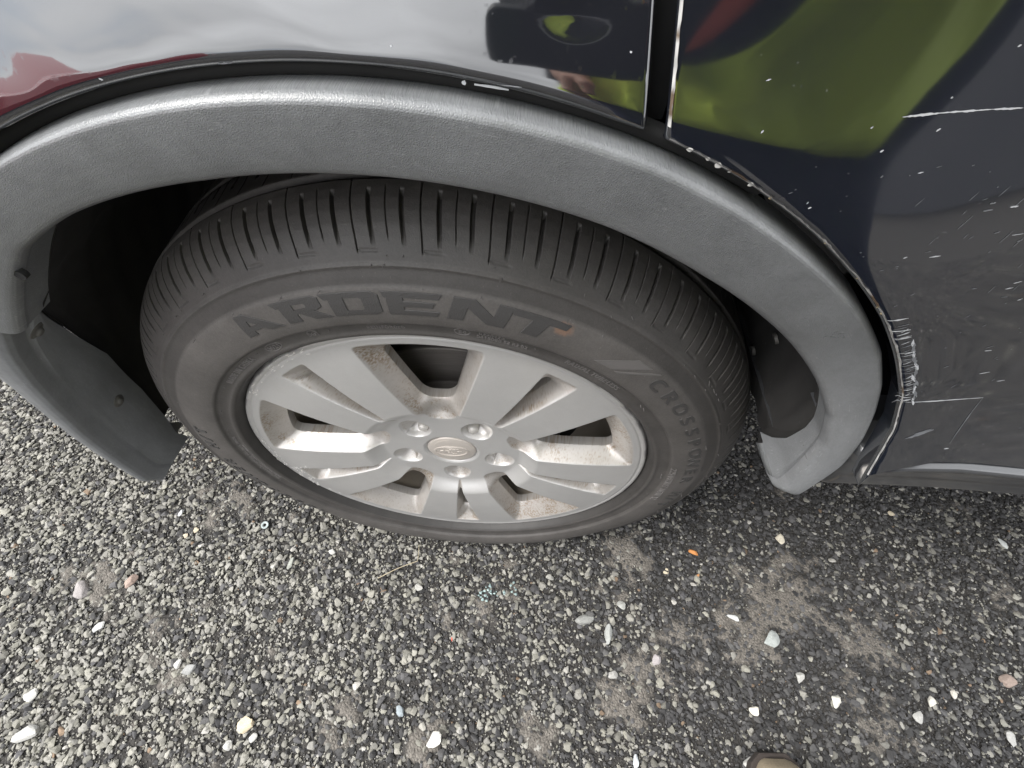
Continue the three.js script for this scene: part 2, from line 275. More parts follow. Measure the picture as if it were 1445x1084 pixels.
{
  const cols = []; let d = Math.acos(0.1213 / 0.4356) * 180 / Math.PI;
  for (const x of [0.1213, 0.1217, 0.1223, 0.1231, 0.1243]) cols.push([x, Math.sqrt(0.4356 ** 2 - x * x), true]);
  for (d = 73.2; d > 31; d -= 0.4) { const rr = panelRho(d), x = rr * Math.cos(rad(d)), y = rr * Math.sin(rad(d)); if (x > cols[cols.length - 1][0]) cols.push([x, Math.max(y, 0.205), true]); }
  for (let x = 0.331; x < 0.46; x += 0.005) if (x > cols[cols.length - 1][0]) cols.push([x, lerpTable([[0.32, 0.212], [0.345, 0.224], [0.371, 0.2335], [0.40, 0.2340], [0.452, 0.2315], [0.6, 0.2305]], x), false]);
  for (let x = 0.47; x < 1.06; x += 0.015) cols.push([x, 0.2305, false]);
  rearDoor = mesh('rear_door', panel(cols, 0.74, 0.1213, undefined), M.door, car); rearDoor.userData.label = 'black rear door with white scratches and chipped edge';
}
// a point on the body side under a pixel of the photograph
function sideAt(px, py, lift = 0.0006) {
  const d = rayOf(px, py); let t = (0.05 - camera.position.z) / d.z;
  for (let k = 0; k < 12; k++) { const p = camera.position.clone().addScaledVector(d, t); t += (side(p.x, p.y - HY) + lift - p.z) / (d.z) * 0.8; }
  return camera.position.clone().addScaledVector(d, t);
}
const onSide = (x, y, lift = 0.0005) => { const dE = Math.hypot(x, y) - panelRho(Math.atan2(y, x) * 180 / Math.PI); return [x, y + HY, side(x, y) + (dE < 0.05 ? lip(Math.max(0, dE)) : 0) + lift]; };
function sliver(px0, py0, px1, py1, w0, w1, seed = 1, lift = 0.00022, n = 7) {  // a scratch between two pixels, its width in metres
  const a = sideAt(px0, py0), b = sideAt(px1, py1), r = rng(seed * 77 + Math.round(px0 * 3 + py0 * 7)); const dx = b.x - a.x, dy = b.y - a.y, L = Math.hypot(dx, dy) || 1, nx = -dy / L, ny = dx / L;
  const mid = Array.from({ length: n }, () => [(r() - 0.5), 0.55 + 0.9 * r()]);
  return grid(n, 2, (i, j) => { const t = i / (n - 1), w = mix(w0, w1, t) * mid[i][1] * (0.25 + 0.75 * Math.sin(Math.PI * Math.min(1, Math.max(0, t * 0.96 + 0.02)))), o = (j ? 0.5 : -0.5) * w + mid[i][0] * 0.25 * w; const x = a.x + dx * t + nx * o, y = a.y - HY + dy * t + ny * o; return { p: onSide(x, y, lift) }; }, null, false);
}
{ // worn white edges of the door, along the shut line and along the arch
  const strip = (pts, seed, w, rust) => { const r = rng(seed), n = pts.length; const ws = pts.map((pt, i) => { const q = 0.5 + 0.5 * nz(i * 0.33, seed, 2) + 0.5 * nz(i * 0.9, seed, 7); return Math.max(0.0001, w * (0.15 + 1.1 * q) * (pt[0] > 0.3 ? 0.4 : 1)); });
    return grid(n, 3, (i, j) => { const [x, y, nx, ny] = pts[i], o = j === 0 ? -0.0004 : j === 1 ? ws[i] * 0.5 : ws[i]; const P = onSide(x + nx * o, y + ny * o, j === 0 ? -0.0006 : 0.0006); const k = 0.34 + 0.30 * nz(i * 0.4, j, seed), ru = nz(i * 0.22, 3, seed * 1.7) > rust; return { p: P, c: ru ? [k * 0.36, k * 0.25, k * 0.17] : [k, k * 0.985, k * 0.96] }; }, null, false); };
  const p1 = []; for (let y = 0.424; y < 0.72; y += 0.0022) p1.push([0.1224 + skew(0.1213, y), y, 1, 0.1]);
  const p2 = []; for (let d = 73.6; d > 33; d -= 0.28) { const rr = panelRho(d) + 0.0012; p2.push([rr * Math.cos(rad(d)), rr * Math.sin(rad(d)), Math.cos(rad(d)), Math.sin(rad(d))]); }
  const e = mesh('chipped_edge', strip(p1, 3, 0.0009, 0.40), M.chip, rearDoor); e.userData.label = 'white worn paint along the shut line';
  mesh('chipped_edge', strip(p2, 5, 0.0013, 0.45), M.chip, rearDoor);
  const blobs = [[72.2, 5, 0.55], [71.0, 4, 0.5], [70.2, 6, 0.55], [69.4, 3, 0.5], [67.8, 6, 0.5], [66.2, 3, 0.3], [61, 3, 0.3], [53.6, 5, 0.28], [52.8, 4, 0.4], [57, 3, 0.4]];
  const bg = blobs.map(([a, s, k], i) => { const rr = panelRho(a) + 0.0014, P = onSide(rr * Math.cos(rad(a)), rr * Math.sin(rad(a)), 0.0004), g = stoneGeo(500 + i, 1, 0.4); g.rotateX(Math.PI / 2); g.rotateZ(a * 7.3); g.scale(s * 0.00030, s * 0.00020, s * 0.00007); g.translate(...P); const c = new Float32Array(g.attributes.position.count * 3); for (let q = 0; q < c.length; q += 3) { c[q] = k; c[q + 1] = k * (k > 0.45 ? 0.98 : 0.8); c[q + 2] = k * (k > 0.45 ? 0.95 : 0.5); } g.setAttribute('color', new THREE.BufferAttribute(c, 3)); return g; });
  for (const q of bg) mesh('flaking_paint', q, M.chip, rearDoor);
}
{ // scratches and scuffs of the door
  const r = rng(99), g = [], s = [];
  for (let k = 0; k < 46; k++) { const t = k / 45, y = mix(462, 566, t) + (r() - 0.5) * 3, x0 = lerpTable([[455, 1256], [480, 1260], [520, 1268], [560, 1268], [570, 1264]], y), x1 = lerpTable([[455, 1280], [480, 1288], [520, 1296], [560, 1292], [570, 1284]], y) + (r() - 0.5) * 6; const a = r(); if (a > 0.15) (a > 0.6 ? g : s).push(sliver(x0 + r() * 14, y + 1, x1 - r() * 10 * r(), y - 3 - r() * 2, 0.0003 + 0.0008 * r() * r(), 0.0005, k)); }
  g.push(sliver(1252, 455, 1283, 450, 0.001, 0.0008, 3), sliver(1258, 470, 1286, 466, 0.0012, 0.001, 4));
  for (let k = 0; k < 16; k++) (k % 3 ? s : g).push(sliver(1290 + (r() - 0.5) * 7, 480 + k * 5.5, 1292 + (r() - 0.5) * 8, 490 + k * 5.5, 0.0014, 0.0014, k + 60));
  g.push(sliver(1275, 569, 1388, 562, 0.0007, 0.0007, 7, 0.00022, 18)); s.push(sliver(1388, 562, 1340, 628, 0.0007, 0.0004, 8, 0.00022, 14), sliver(1262, 575, 1275, 569, 0.001, 0.001, 9));
  s.push(sliver(1278, 620, 1318, 607, 0.002, 0.0022, 10, 0.00022, 10), sliver(1290, 614, 1316, 606, 0.0015, 0.001, 12));
  g.push(sliver(1274, 166, 1330, 160, 0.0008, 0.0009, 21, 0.00022, 16), sliver(1330, 160, 1400, 155, 0.0008, 0.0007, 22, 0.00022, 20), sliver(1400, 155, 1445, 153, 0.0007, 0.0006, 23, 0.00022, 14));
  for (const [x, y, l, w] of [[1395, 298, 14, 1.6], [1402, 288, 9, 1.6], [1432, 293, 12, 1.5], [1408, 330, 9, 1.2], [1437, 332, 16, 0.9], [1440, 340, 9, 1.2], [1320, 364, 16, 1], [1278, 365, 6, 1], [1418, 420, 9, 1.4], [1425, 408, 12, 1.1], [1437, 400, 12, 1.2], [1440, 425, 8, 1.2], [1375, 408, 8, 1], [1395, 496, 10, 1.2], [1390, 527, 15, 1], [1336, 520, 9, .8], [1413, 538, 12, .8], [1336, 634, 7, 1.6], [1143, 295, 5, 1.3], [1140, 288, 3, 1], [1300, 245, 8, 1], [1325, 185, 7, 1.2], [1245, 215, 6, 1.2], [1245, 250, 4, .9], [1076, 187, 4, 1.2], [1231, 181, 4, 1.3], [1085, 113, 8, 1], [1440, 66, 6, 1], [1344, 138, 4, 1]]) (r() > 0.3 ? g : s).push(sliver(x - l / 2, y + r() * 2, x + l / 2, y - r() * 3, 0.00035 * w + 0.0002, 0.0003 * w + 0.0002, x, 0.00022, 5));
  for (let k = 0; k < 55; k++) { const x = 1110 + 330 * r(), y = 230 + 400 * r(); const p = sideAt(x, y); if (Math.hypot(p.x, p.y - HY) < panelRho(Math.atan2(p.y - HY, p.x) * 57.3) + 0.006) continue; const l = 2 + 12 * r() * r(); s.push(sliver(x, y, x + l, y - l * (0.1 + 0.5 * r()), 0.0003, 0.0003, k + 400, 0.00022, 4)); }
  for (let k = 0; k < 13; k++) { const x = 1290 + 150 * r(), y = 270 + 160 * r(), l = 10 + 25 * r(); s.push(sliver(x, y, x + l * 0.7, y - l * 0.6, 0.00035, 0.0002, k + 700, 0.00022, 5)); }
  const q = mesh('scratch_mark', merge(g), M.scratch, rearDoor); q.userData.label = 'white scratches'; q.userData.kind = 'stuff';
  mesh('scratch_mark', merge(s), M.scratchSoft, rearDoor).userData = { label: 'faint grey scratches', kind: 'stuff' };
  const f = [sliver(668, 124, 717, 132, 0.0016, 0.0014, 5, 0.0008), sliver(650, 121, 656, 123, 0.0013, 0.0013, 6, 0.0008), sliver(700, 122, 736, 125, 0.0005, 0.0005, 7), sliver(305, 93, 325, 91, 0.0007, 0.0007, 8), sliver(138, 112, 144, 114, 0.0008, 0.0008, 9), sliver(550, 65, 553, 66, 0.0008, 0.0006, 1), sliver(889, 73, 892, 75, 0.0006, 0.0006, 2)];
  for (const q of f) mesh('paint_chip', q, M.scratch, M._fender);
}
// --- wheel-arch trim
const trimIn = (d) => lerpTable([[22, 0.329], [24, 0.338], [28.7, 0.3545], [33.7, 0.3740], [38, 0.3825], [43, 0.3838], [48, 0.3832], [56, 0.3828], [64, 0.383], [74, 0.386], [104, 0.389], [118, 0.394], [126, 0.395], [134, 0.388], [142, 0.383]], d);
const trimOut = (d) => lerpTable([[22, 0.340], [25.6, 0.3564], [27.8, 0.3663], [31.2, 0.3850], [35.5, 0.4010], [39.2, 0.4115], [42, 0.4180], [46, 0.4238], [52.5, 0.4262], [60, 0.4268], [67, 0.4278], [74, 0.4288], [160, 0.4290]], d);
const trimDeep = (d) => lerpTable([[24, 0.052], [26, 0.038], [28.5, 0.026], [32, 0.018], [36, 0.016], [42, 0.021], [50, 0.027], [140, 0.027]], d);
const flangeDeep = (d) => lerpTable([[142, 0.012], [152, -0.015], [163, -0.040], [175, -0.047], [184, -0.043], [192, -0.030]], d);
const trimOff = (d) => 0.027 * sm(50, 24, d);
{
  // cross-section: t 0..1 between inner and outer edge, z
  const prof = [[0.10, 0.002, 1], [0.05, 0.012, 1], [0.012, 0.022, 1], [0.0, 0.0290, 0], [0.008, 0.0325, 0], [0.03, 0.0355, 0], [0.07, 0.0378, 0], [0.13, 0.0394, 0], [0.25, 0.0412, 0], [0.42, 0.0430, 0], [0.60, 0.0444, 0], [0.76, 0.0453, 0], [0.885, 0.0457, 0], [0.92, 0.0453, 0], [0.948, 0.0444, 0], [0.970, 0.0430, 0], [0.987, 0.0409, 0], [0.997, 0.0378, 0], [1.0, 0.033, 0], [1.0, 0.020, 0]];
  const path = []; for (let i = 0; i < prof.length - 1; i++) for (let k = 0; k < 3; k++) path.push([0, 1, 2].map((c) => mix(prof[i][c], prof[i + 1][c], k / 3))); path.push(prof[prof.length - 1]);
  const N = 260, a0 = 24.0, a1 = 141.8;
  const g = grid(N, path.length, (i, j) => { const d = mix(a0, a1, i / (N - 1)), ri = trimIn(d), ro = trimOut(d), [t, z, ret] = path[j]; const w = 0.047;
    let rr = ret ? ri + t * w * -0.0 + 0 : ri + (ro - ri) * t; let zz = z;
    if (ret) { rr = ri + 0.001; zz = 0.029 - (0.029 - z) / 0.027 * trimDeep(d); }
    zz += trimOff(d); const end = sm(a0 + 1.6, a0, d); zz -= end * end * 0.006 * (ret ? 0 : 1);
    return { p: [rr * Math.cos(rad(d)), rr * Math.sin(rad(d)) + HY, zz], uv: [rad(d) * 0.41, t * w + (ret ? -0.02 + z : 0)] }; }, null, true);
  const trim = mesh('wheel_arch_trim', g, M.trim, car); trim.userData.label = 'grey grained plastic trim round the wheel arch';
  // foot of the trim behind the sill
  const ft = grid(22, 5, (i, j) => { const t = i / 21, d = a0, ri = trimIn(d), ro = trimOut(d), r0 = mix(ri, ro, t), x = r0 * Math.cos(rad(d)), y = r0 * Math.sin(rad(d)); const zf = lerpTable(prof.slice(3).map((q) => [q[0], q[1]]), t) - 0.006 + trimOff(a0), k = j / 4; return { p: [x - 0.002 * k, y + HY - 0.010 * Math.sin(k * 1.5) * (0.6 + 0.4 * Math.sin(t * 3.1)), mix(zf, 0.012, k * k)], uv: [t * 0.05, k * 0.06] }; }, null, false);
  mesh('trim_foot', ft, M.trim, trim);
  const holes = [[29, 388]]; for (const [x, y] of holes) { const d = rayOf(x, y), t = (0.036 - camera.position.z) / d.z, p = camera.position.clone().addScaledVector(d, t); const h = new THREE.CylinderGeometry(0.0035, 0.0035, 0.004, 14); h.rotateX(Math.PI / 2); h.translate(p.x, p.y, p.z - 0.001); mesh('clip_hole', h, M.dark, trim); }
}
{ // black rubber seal between the trim and the painted panels
  const sec = [[0.4282, 0.020], [0.4286, 0.0275], [0.4300, 0.0305], [0.4330, 0.0325], [0.4356, 0.0325], [0.4368, 0.0300], [0.4372, 0.026]], N = 150;
  const g = grid(N, sec.length, (i, j) => { const d = mix(66, 146, i / (N - 1)), [r0, z] = sec[j]; return { p: [r0 * Math.cos(rad(d)), r0 * Math.sin(rad(d)) + HY, z] }; }, null, true);
  mesh('rubber_seal', g, M.dark, car);
}
// --- lower bumper corner behind the wheel
{
  const flange = [[0.0, -0.165], [0.0, -0.11], [0.001, -0.06], [0.002, -0.02], [0.0030, 0.006], [0.0036, 0.0200], [0.0050, 0.0248], [0.0080, 0.0268], [0.0125, 0.0274], [0.0200, 0.0262], [0.027, 0.0225], [0.032, 0.012], [0.034, -0.01], [0.036, -0.06]];
  const path = []; for (let i = 0; i < flange.length - 1; i++) for (let k = 0; k < 4; k++) path.push([mix(flange[i][0], flange[i + 1][0], k / 4), mix(flange[i][1], flange[i + 1][1], k / 4)]); path.push(flange[flange.length - 1]);
  const N = 120;
  const g = grid(N, path.length, (i, j) => { const d = mix(142.5, 191.5, i / (N - 1)), [o, z] = path[j]; const wide = lerpTable([[142, 2.6], [150, 1.7], [160, 1.15], [175, 0.85], [192, 0.6]], d); const base = lerpTable([[142, 0.386], [150, 0.388], [165, 0.381], [180, 0.381], [192, 0.386]], d); const rr = base + o * (z > 0.0 || o > 0.012 ? wide : 1);
    const tip = sm(188, 191.5, d); const zf = flangeDeep(d), zo = 0.008; const zz = o < 0.01 ? (z < 0.006 ? mix(zf, 0.006 + zo, (z + 0.165) / 0.171) : z + zo) - tip * 0.01 : z + zo - tip * 0.012; return { p: [rr * Math.cos(rad(d)), rr * Math.sin(rad(d)) + HY, zz], uv: [rad(d) * 0.39, z + o] }; }, null, true);
  const b = mesh('bumper_corner', g, M.flap, car); b.userData.label = 'dark plastic bumper corner and splash guard behind the wheel';
  for (const [d, z] of [[143.5, 0.024], [172, -0.017]]) { const x = 0.3815 * Math.cos(rad(d)), y = 0.3815 * Math.sin(rad(d)) + HY; const h = new THREE.LatheGeometry([[0, 0.0042], [0.0026, 0.004], [0.0036, 0.003], [0.0038, 0.0012], [0.0068, 0.001], [0.0075, 0]].map((q) => new THREE.Vector2(...q)), 18); h.rotateX(Math.PI / 2); h.applyQuaternion(new THREE.Quaternion().setFromUnitVectors(new THREE.Vector3(0, 0, 1), new THREE.Vector3(-Math.cos(rad(d)), -Math.sin(rad(d)), 0))); h.translate(x, y, z); mesh('fastener', h, M.bolt, b); }
}
// --- wheel well
{
  const N = 150, pr = [[0.0004, 0], [0.004, 0.002], [0.010, 0.02], [0.013, 0.10], [0.014, 0.25], [0.016, 0.45], [0.014, 0.7], [0.010, 0.92], [0.0, 1]];
  const path = []; for (let i = 0; i < pr.length - 1; i++) for (let k = 0; k < 5; k++) path.push([mix(pr[i][0], pr[i + 1][0], k / 5), mix(pr[i][1], pr[i + 1][1], k / 5)]); path.push(pr[pr.length - 1]);
  for (const r0 of [0.30, 0.15, 0.05]) path.push([-1, r0]);
  const g = grid(N, path.length, (i, j) => { const d = mix(17, 186, i / (N - 1)), [o, t] = path[j], dd = Math.max(d, 24); const rF = d < 140 ? trimIn(dd) : mix(0.383, 0.3875, sm(140, 146, d)), zF = d < 140 ? 0.029 + trimOff(dd) - trimDeep(dd) : flangeDeep(Math.max(142, d)) - 0.002;
    const z = o < 0 ? -0.30 : mix(zF, -0.29, t), rib = o < 0 || t < 0.05 ? 0 : 0.0026 * Math.max(0, Math.sin(z * 150)), rr = o < 0 ? t : rF + o - rib;
    return { p: [rr * Math.cos(rad(d)), rr * Math.sin(rad(d)) + HY, z], uv: [rad(d) * 0.4, z + rr] }; }, null, false);
  const l = mesh('wheel_liner', g, M.liner, car);
  for (const [d, z] of [[30, -0.075], [25, -0.09]]) { const rr = trimIn(d) + 0.012, h = new THREE.CylinderGeometry(0.0055, 0.006, 0.003, 16); h.rotateZ(rad(d) + Math.PI / 2); h.translate((rr - 0.001) * Math.cos(rad(d)), (rr - 0.001) * Math.sin(rad(d)) + HY, z); mesh('fastener', h, M.bolt, l); }
}
// --- sill below the doors
{
  const sec = [[0.2030, 0.030], [0.2035, 0.060], [0.2030, 0.0665], [0.2012, 0.0700], [0.1985, 0.0712], [0.1955, 0.0705], [0.1915, 0.0675], [0.186, 0.0635], [0.178, 0.0600], [0.166, 0.0585], [0.158, 0.0570], [0.1525, 0.053], [0.150, 0.042], [0.149, -0.10], [0.145, -0.2]];
  const path = []; for (let i = 0; i < sec.length - 1; i++) for (let k = 0; k < 3; k++) path.push([mix(sec[i][0], sec[i + 1][0], k / 3), mix(sec[i][1], sec[i + 1][1], k / 3)]); path.push(sec[sec.length - 1]);
  const N = 90; const g = grid(N, path.length, (i, j) => { const x = mix(0.318, 2.2, Math.pow(i / (N - 1), 2.2)), [y, z] = path[j]; const s = sm(0.345, 0.318, x), hi = lerpTable([[0.318, 0.004], [0.33, 0.0150], [0.36, 0.0245], [0.39, 0.0290], [0.45, 0.0275], [0.6, 0.0265]], x), lo = lerpTable([[0.326, -0.004], [0.424, 0.006], [0.51, 0.0075]], x); return { p: [x, y + HY + mix(lo, hi, sm(0.15, 0.195, y)), z + 0.0085 * (y > 0.17 ? 1 : 0.6) - 0.034 * s], uv: [x, y + z] }; }, null, false);
  mesh('sill', g, M.sill, car).userData.label = 'dark grey sill below the rear door';
}
// --- the rest of the body, off the frame: shell, glass, front door
{
  const s = new THREE.Shape(); s.moveTo(-0.98, 0.30); s.lineTo(-0.36, 0.26); s.absarc(0, 0, 0.43, Math.PI * 0.80, Math.PI * 0.11, true); s.lineTo(0.42, 0.1); s.lineTo(2.18, 0.1); s.absarc(2.62, 0, 0.43, Math.PI * 0.92, Math.PI * 0.06, true); s.lineTo(3.45, 0.05); s.lineTo(3.5, 0.45); s.lineTo(3.3, 0.62); s.lineTo(2.3, 0.74); s.lineTo(-0.9, 0.74); s.lineTo(-1.0, 0.4); s.closePath();
  const g = new THREE.ExtrudeGeometry(s, { depth: 1.64, bevelEnabled: false, curveSegments: 24 }); g.translate(0, HY, -1.68);
  mesh('body_shell', g, M.shell, car);
  const h = new THREE.Shape(); h.moveTo(-0.88, 0.74); h.lineTo(-0.72, 1.3); h.lineTo(-0.3, 1.37); h.lineTo(1.2, 1.36); h.lineTo(1.75, 1.2); h.lineTo(2.3, 0.745); h.closePath();
  const hg = new THREE.ExtrudeGeometry(h, { depth: 1.36, bevelEnabled: true, bevelSize: 0.05, bevelThickness: 0.06, bevelSegments: 3, curveSegments: 4 }); hg.translate(0, HY, -1.54); mesh('roof', hg, M.shell, car);
  for (const q of [[[-0.68, 0.80], [-0.55, 1.2], [-0.08, 1.24], [0.02, 0.80]], [[0.10, 0.80], [0.02, 1.25], [0.92, 1.26], [0.98, 0.80]], [[1.06, 0.80], [1.0, 1.25], [1.3, 1.22], [2.0, 0.80]]]) { const w = new THREE.Shape(q.map((p) => new THREE.Vector2(...p))); const wg = new THREE.ExtrudeGeometry(w, { depth: 0.006, bevelEnabled: false }); wg.translate(0, HY, -0.116); mesh('window', wg, M.glass, car); }
  const cols = []; for (let x = 1.068; x < 2.12; x += 0.03) cols.push([x, 0.2305, false]); mesh('front_door', panel(cols, 0.74), M.door, car);
  const jamb = new THREE.BoxGeometry(0.03, 0.33, 0.012); jamb.translate(0.11, 0.58 + HY, 0.006); mesh('door_jamb', jamb, M.dark, car);
}

// ------------------------------------------------------------------ the wheel
const wheel = new THREE.Group(); wheel.name = 'wheel'; wheel.position.set(0, HY, 0); car.add(wheel);
const TYRE = [[0.2265, -0.014], [0.2318, -0.0085], [0.2348, -0.001], [0.2372, 0.0042], [0.2405, 0.0060], [0.2440, 0.0050], [0.2480, 0.0052], [0.2525, 0.0062], [0.2538, 0.0064], [0.2546, 0.0076], [0.2556, 0.0092], [0.2575, 0.0098], [0.263, 0.0104], [0.270, 0.0104], [0.278, 0.0094], [0.286, 0.0076], [0.2893, 0.0064], [0.2902, 0.0054], [0.296, 0.0032], [0.3018, 0.0006], [0.3030, 0.0010], [0.3042, 0.0009], [0.3052, -0.0008], [0.309, -0.0030], [0.313, -0.0058], [0.319, -0.0105], [0.325, -0.0160], [0.331, -0.0230], [0.3355, -0.0300], [0.3385, -0.0370], [0.3402, -0.0430]];
const sideZ = (r) => lerpTable(TYRE, r);
const PITCH = 44;
{
  // dense profile
  const P = []; const add = (r, z, kind) => P.push({ r, z, kind });
  for (let i = 0; i < TYRE.length - 1; i++) { const [r0, z0] = TYRE[i], [r1, z1] = TYRE[i + 1], L = Math.hypot(r1 - r0, z1 - z0), n = Math.max(1, Math.round(L / (r0 > 0.305 ? 0.0011 : 0.0024))); for (let k = 0; k < n; k++) add(mix(r0, r1, k / n), mix(z0, z1, k / n)); }
  add(0.3402, -0.0430);
  for (const [r, z] of [[0.3404, -0.0440], [0.334, -0.0448], [0.333, -0.0455], [0.333, -0.0500], [0.334, -0.0507], [0.3414, -0.0515], [0.3420, -0.0535]]) add(r, z, r < 0.335 ? 'g' : 't');
  for (let z = -0.056; z > -0.0845; z -= 0.0024) add(0.3422 + 0.0016 * sm(-0.055, -0.085, z), z, 'rib2');
  for (const [r, z] of [[0.3438, -0.0865], [0.3365, -0.0875], [0.3365, -0.0945], [0.3438, -0.0955]]) add(r, z);
  for (let z = -0.099; z > -0.128; z -= 0.005) add(0.3444, z);
  for (const [r, z] of [[0.3438, -0.131], [0.3365, -0.132], [0.3365, -0.139], [0.3438, -0.140]]) add(r, z);
  for (const [r, z] of [[0.343, -0.155], [0.341, -0.18], [0.335, -0.197], [0.322, -0.216], [0.30, -0.228], [0.27, -0.234], [0.24, -0.23], [0.228, -0.215]]) add(r, z);
  // smooth the polyline a little where it is sidewall
  const Q = P.map((p, i) => (p.r > 0.306 && p.r < 0.3395 && i > 1 && i < P.length - 2 && p.z > -0.042) ? { ...p, r: (P[i - 1].r + 2 * p.r + P[i + 1].r) / 4, z: (P[i - 1].z + 2 * p.z + P[i + 1].z) / 4 } : p);
  // columns of one pitch: fraction, class (0 land, 1 long line, 2 slot, 3 sipe) and strength
  const C = []; const cut = (c, w, cls) => { const e = 0.004; C.push([c - w - e - 0.009, 0, 0], [c - w - e, 0, 0], [c - w, cls, 1], [c, cls, 1], [c + w, cls, 1], [c + w + e, 0, 0], [c + w + e + 0.009, 0, 0]); };
  cut(0.0, 0.008, 1); cut(0.27, 0.030, 2); cut(0.50, 0.007, 3); cut(0.74, 0.030, 2);
  C.push([0.06, 0, 0], [0.11, 0, 0], [0.16, 0, 0], [0.20, 0, 0], [0.34, 0, 0], [0.37, 0, 0], [0.42, 0, 0], [0.46, 0, 0], [0.55, 0, 0], [0.60, 0, 0], [0.65, 0, 0], [0.82, 0, 0], [0.86, 0, 0], [0.91, 0, 0], [0.95, 0, 0]);
  for (const c of C) c[0] = (c[0] + 1) % 1; C.sort((a, b) => a[0] - b[0]);
  const fine = (k) => { const a = (90 + (k + 0.5) * 360 / PITCH) % 360; return a > 350 || a < 205; };
  const cols = [];
  for (let k = 0; k < PITCH; k++) { if (fine(k)) for (const c of C) cols.push([k + c[0], c[1], c[0]]); else for (let q = 0; q < 8; q++) cols.push([k + q / 8, 0, q / 8]); }
  cols.push([PITCH + cols[0][0], cols[0][1], cols[0][2]]);
  const NJ = Q.length;
  const nrm = Q.map((p, j) => { const a = Q[Math.max(0, j - 1)], b = Q[Math.min(NJ - 1, j + 1)], dr = b.r - a.r, dz = b.z - a.z, L = Math.hypot(dr, dz) || 1; return [-dz / L, dr / L]; });
  let acc = 0; const arc = Q.map((p, j) => { if (j) acc += Math.hypot(p.r - Q[j - 1].r, p.z - Q[j - 1].z); return acc; });
  const g = grid(cols.length, NJ, (i, j) => {
    const [kf, cls, fr] = cols[i], p = Q[j]; let th = Math.PI / 2 + kf * 2 * Math.PI / PITCH + rad(0.4);
    const shoulder = p.z > -0.0445 && p.r > 0.3100; const s = sm(0.31, 0.3405, p.r);
    th += (p.r > 0.3 ? 1 : 0) * 0.010 * (s - 0.5);                           // the cuts lean a little
    let depth = 0;
    if (shoulder) {
      if (cls === 1) depth = 0.0020 * sm(0.3108, 0.3118, p.r);
      if (cls === 2) depth = 0.0046 * Math.pow(sm(0.3140, 0.3290, p.r), 0.7) * sm(0.3383, 0.3370, p.r);
      if (cls === 3) depth = 0.0014 * sm(0.3160, 0.3220, p.r) * sm(0.3392, 0.3382, p.r);
      if (p.r > 0.3114 && p.r < 0.3126 && (fr > 0.66 && fr < 0.955)) depth = Math.max(depth, 0.0010);
    } else if (p.kind === 'rib2') { if (cls === 1 || cls === 3) depth = 0.003; if (cls === 2 && p.z < -0.070) depth = 0.004; }
    const n = nrm[j]; let r = p.r - n[0] * depth, z = p.z - n[1] * depth;
    // flattened where it carries the car, bulging above
    const y = r * Math.sin(th); if (y < -0.329) r *= -0.329 / y;
    const low = sm(-0.6, -1, Math.sin(th)); if (p.r > 0.245 && p.r < 0.325) z += (j < NJ / 2 ? 1 : -1) * 0.004 * low * sm(0.245, 0.28, p.r);
    // cleaner dark edge above the band, dusty band
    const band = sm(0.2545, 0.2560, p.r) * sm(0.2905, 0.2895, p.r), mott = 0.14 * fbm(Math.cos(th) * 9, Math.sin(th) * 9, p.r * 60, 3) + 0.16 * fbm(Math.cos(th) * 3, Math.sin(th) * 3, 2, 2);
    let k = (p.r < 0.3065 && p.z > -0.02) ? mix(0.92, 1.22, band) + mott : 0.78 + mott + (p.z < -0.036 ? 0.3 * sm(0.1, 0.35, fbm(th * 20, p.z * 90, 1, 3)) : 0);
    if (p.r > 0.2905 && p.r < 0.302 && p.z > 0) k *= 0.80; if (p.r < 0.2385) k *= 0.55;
    const sx = r * Math.cos(th) - 0.101, sy = r * Math.sin(th) - 0.263, st = z > 0 ? sm(0.25, 0.6, 1 - Math.hypot(sx * 1.0, sy * 1.5) / 0.013 + 0.5 * fbm(sx * 160, sy * 160, 4, 3)) : 0;   // a rusty brown stain beside the last letter
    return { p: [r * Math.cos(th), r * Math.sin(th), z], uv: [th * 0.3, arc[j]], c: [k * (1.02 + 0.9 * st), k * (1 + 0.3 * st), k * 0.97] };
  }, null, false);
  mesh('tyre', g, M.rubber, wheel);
  // moulding hairs
  const r = rng(8), hs = []; for (let k = 0; k < 70; k++) { const th = rad(-20 + 225 * r()), ring = [0.2500, 0.2895, 0.3045, 0.3095][Math.floor(r() * 4)], L = 0.0015 + 0.003 * r(); const h = new THREE.CylinderGeometry(0.00022, 0.0004, L, 5); h.rotateX(Math.PI / 2 - 0.5 * (r() - 0.2)); h.rotateZ(r() * 6); h.translate(ring * Math.cos(th), ring * Math.sin(th), sideZ(ring) + L * 0.4); hs.push(h); }
  const hm = mesh('moulding_hairs', merge(hs), M.rubberPale, wheel); hm.userData.kind = 'stuff';
}
// lettering, wrapped onto the sidewall
const font = await new FontLoader().loadAsync('fonts/droid/droid_sans_bold.typeface.json');
function wrap(g, deg, rho, lift = 0) { const p = g.attributes.position; for (let i = 0; i < p.count; i++) { const x = p.getX(i), y = p.getY(i), r = rho + y, th = rad(deg) - x / (rho + 0.3 * y); p.setXYZ(i, r * Math.cos(th), r * Math.sin(th), sideZ(r) + lift + p.getZ(i)); } g.computeVertexNormals(); return g; }
function letterGeo(outer, hole, h, w, depth) {
  const s = new THREE.Shape(outer.map(([x, y]) => new THREE.Vector2(x * w, y * h))); if (hole) s.holes.push(new THREE.Path(hole.map(([x, y]) => new THREE.Vector2(x * w, y * h))));
  const g = new THREE.ExtrudeGeometry(s, { depth, bevelEnabled: true, bevelSize: 0.00035, bevelThickness: 0.0003, bevelSegments: 1 });
  return new TessellateModifier(0.005, 5).modify(g);
}
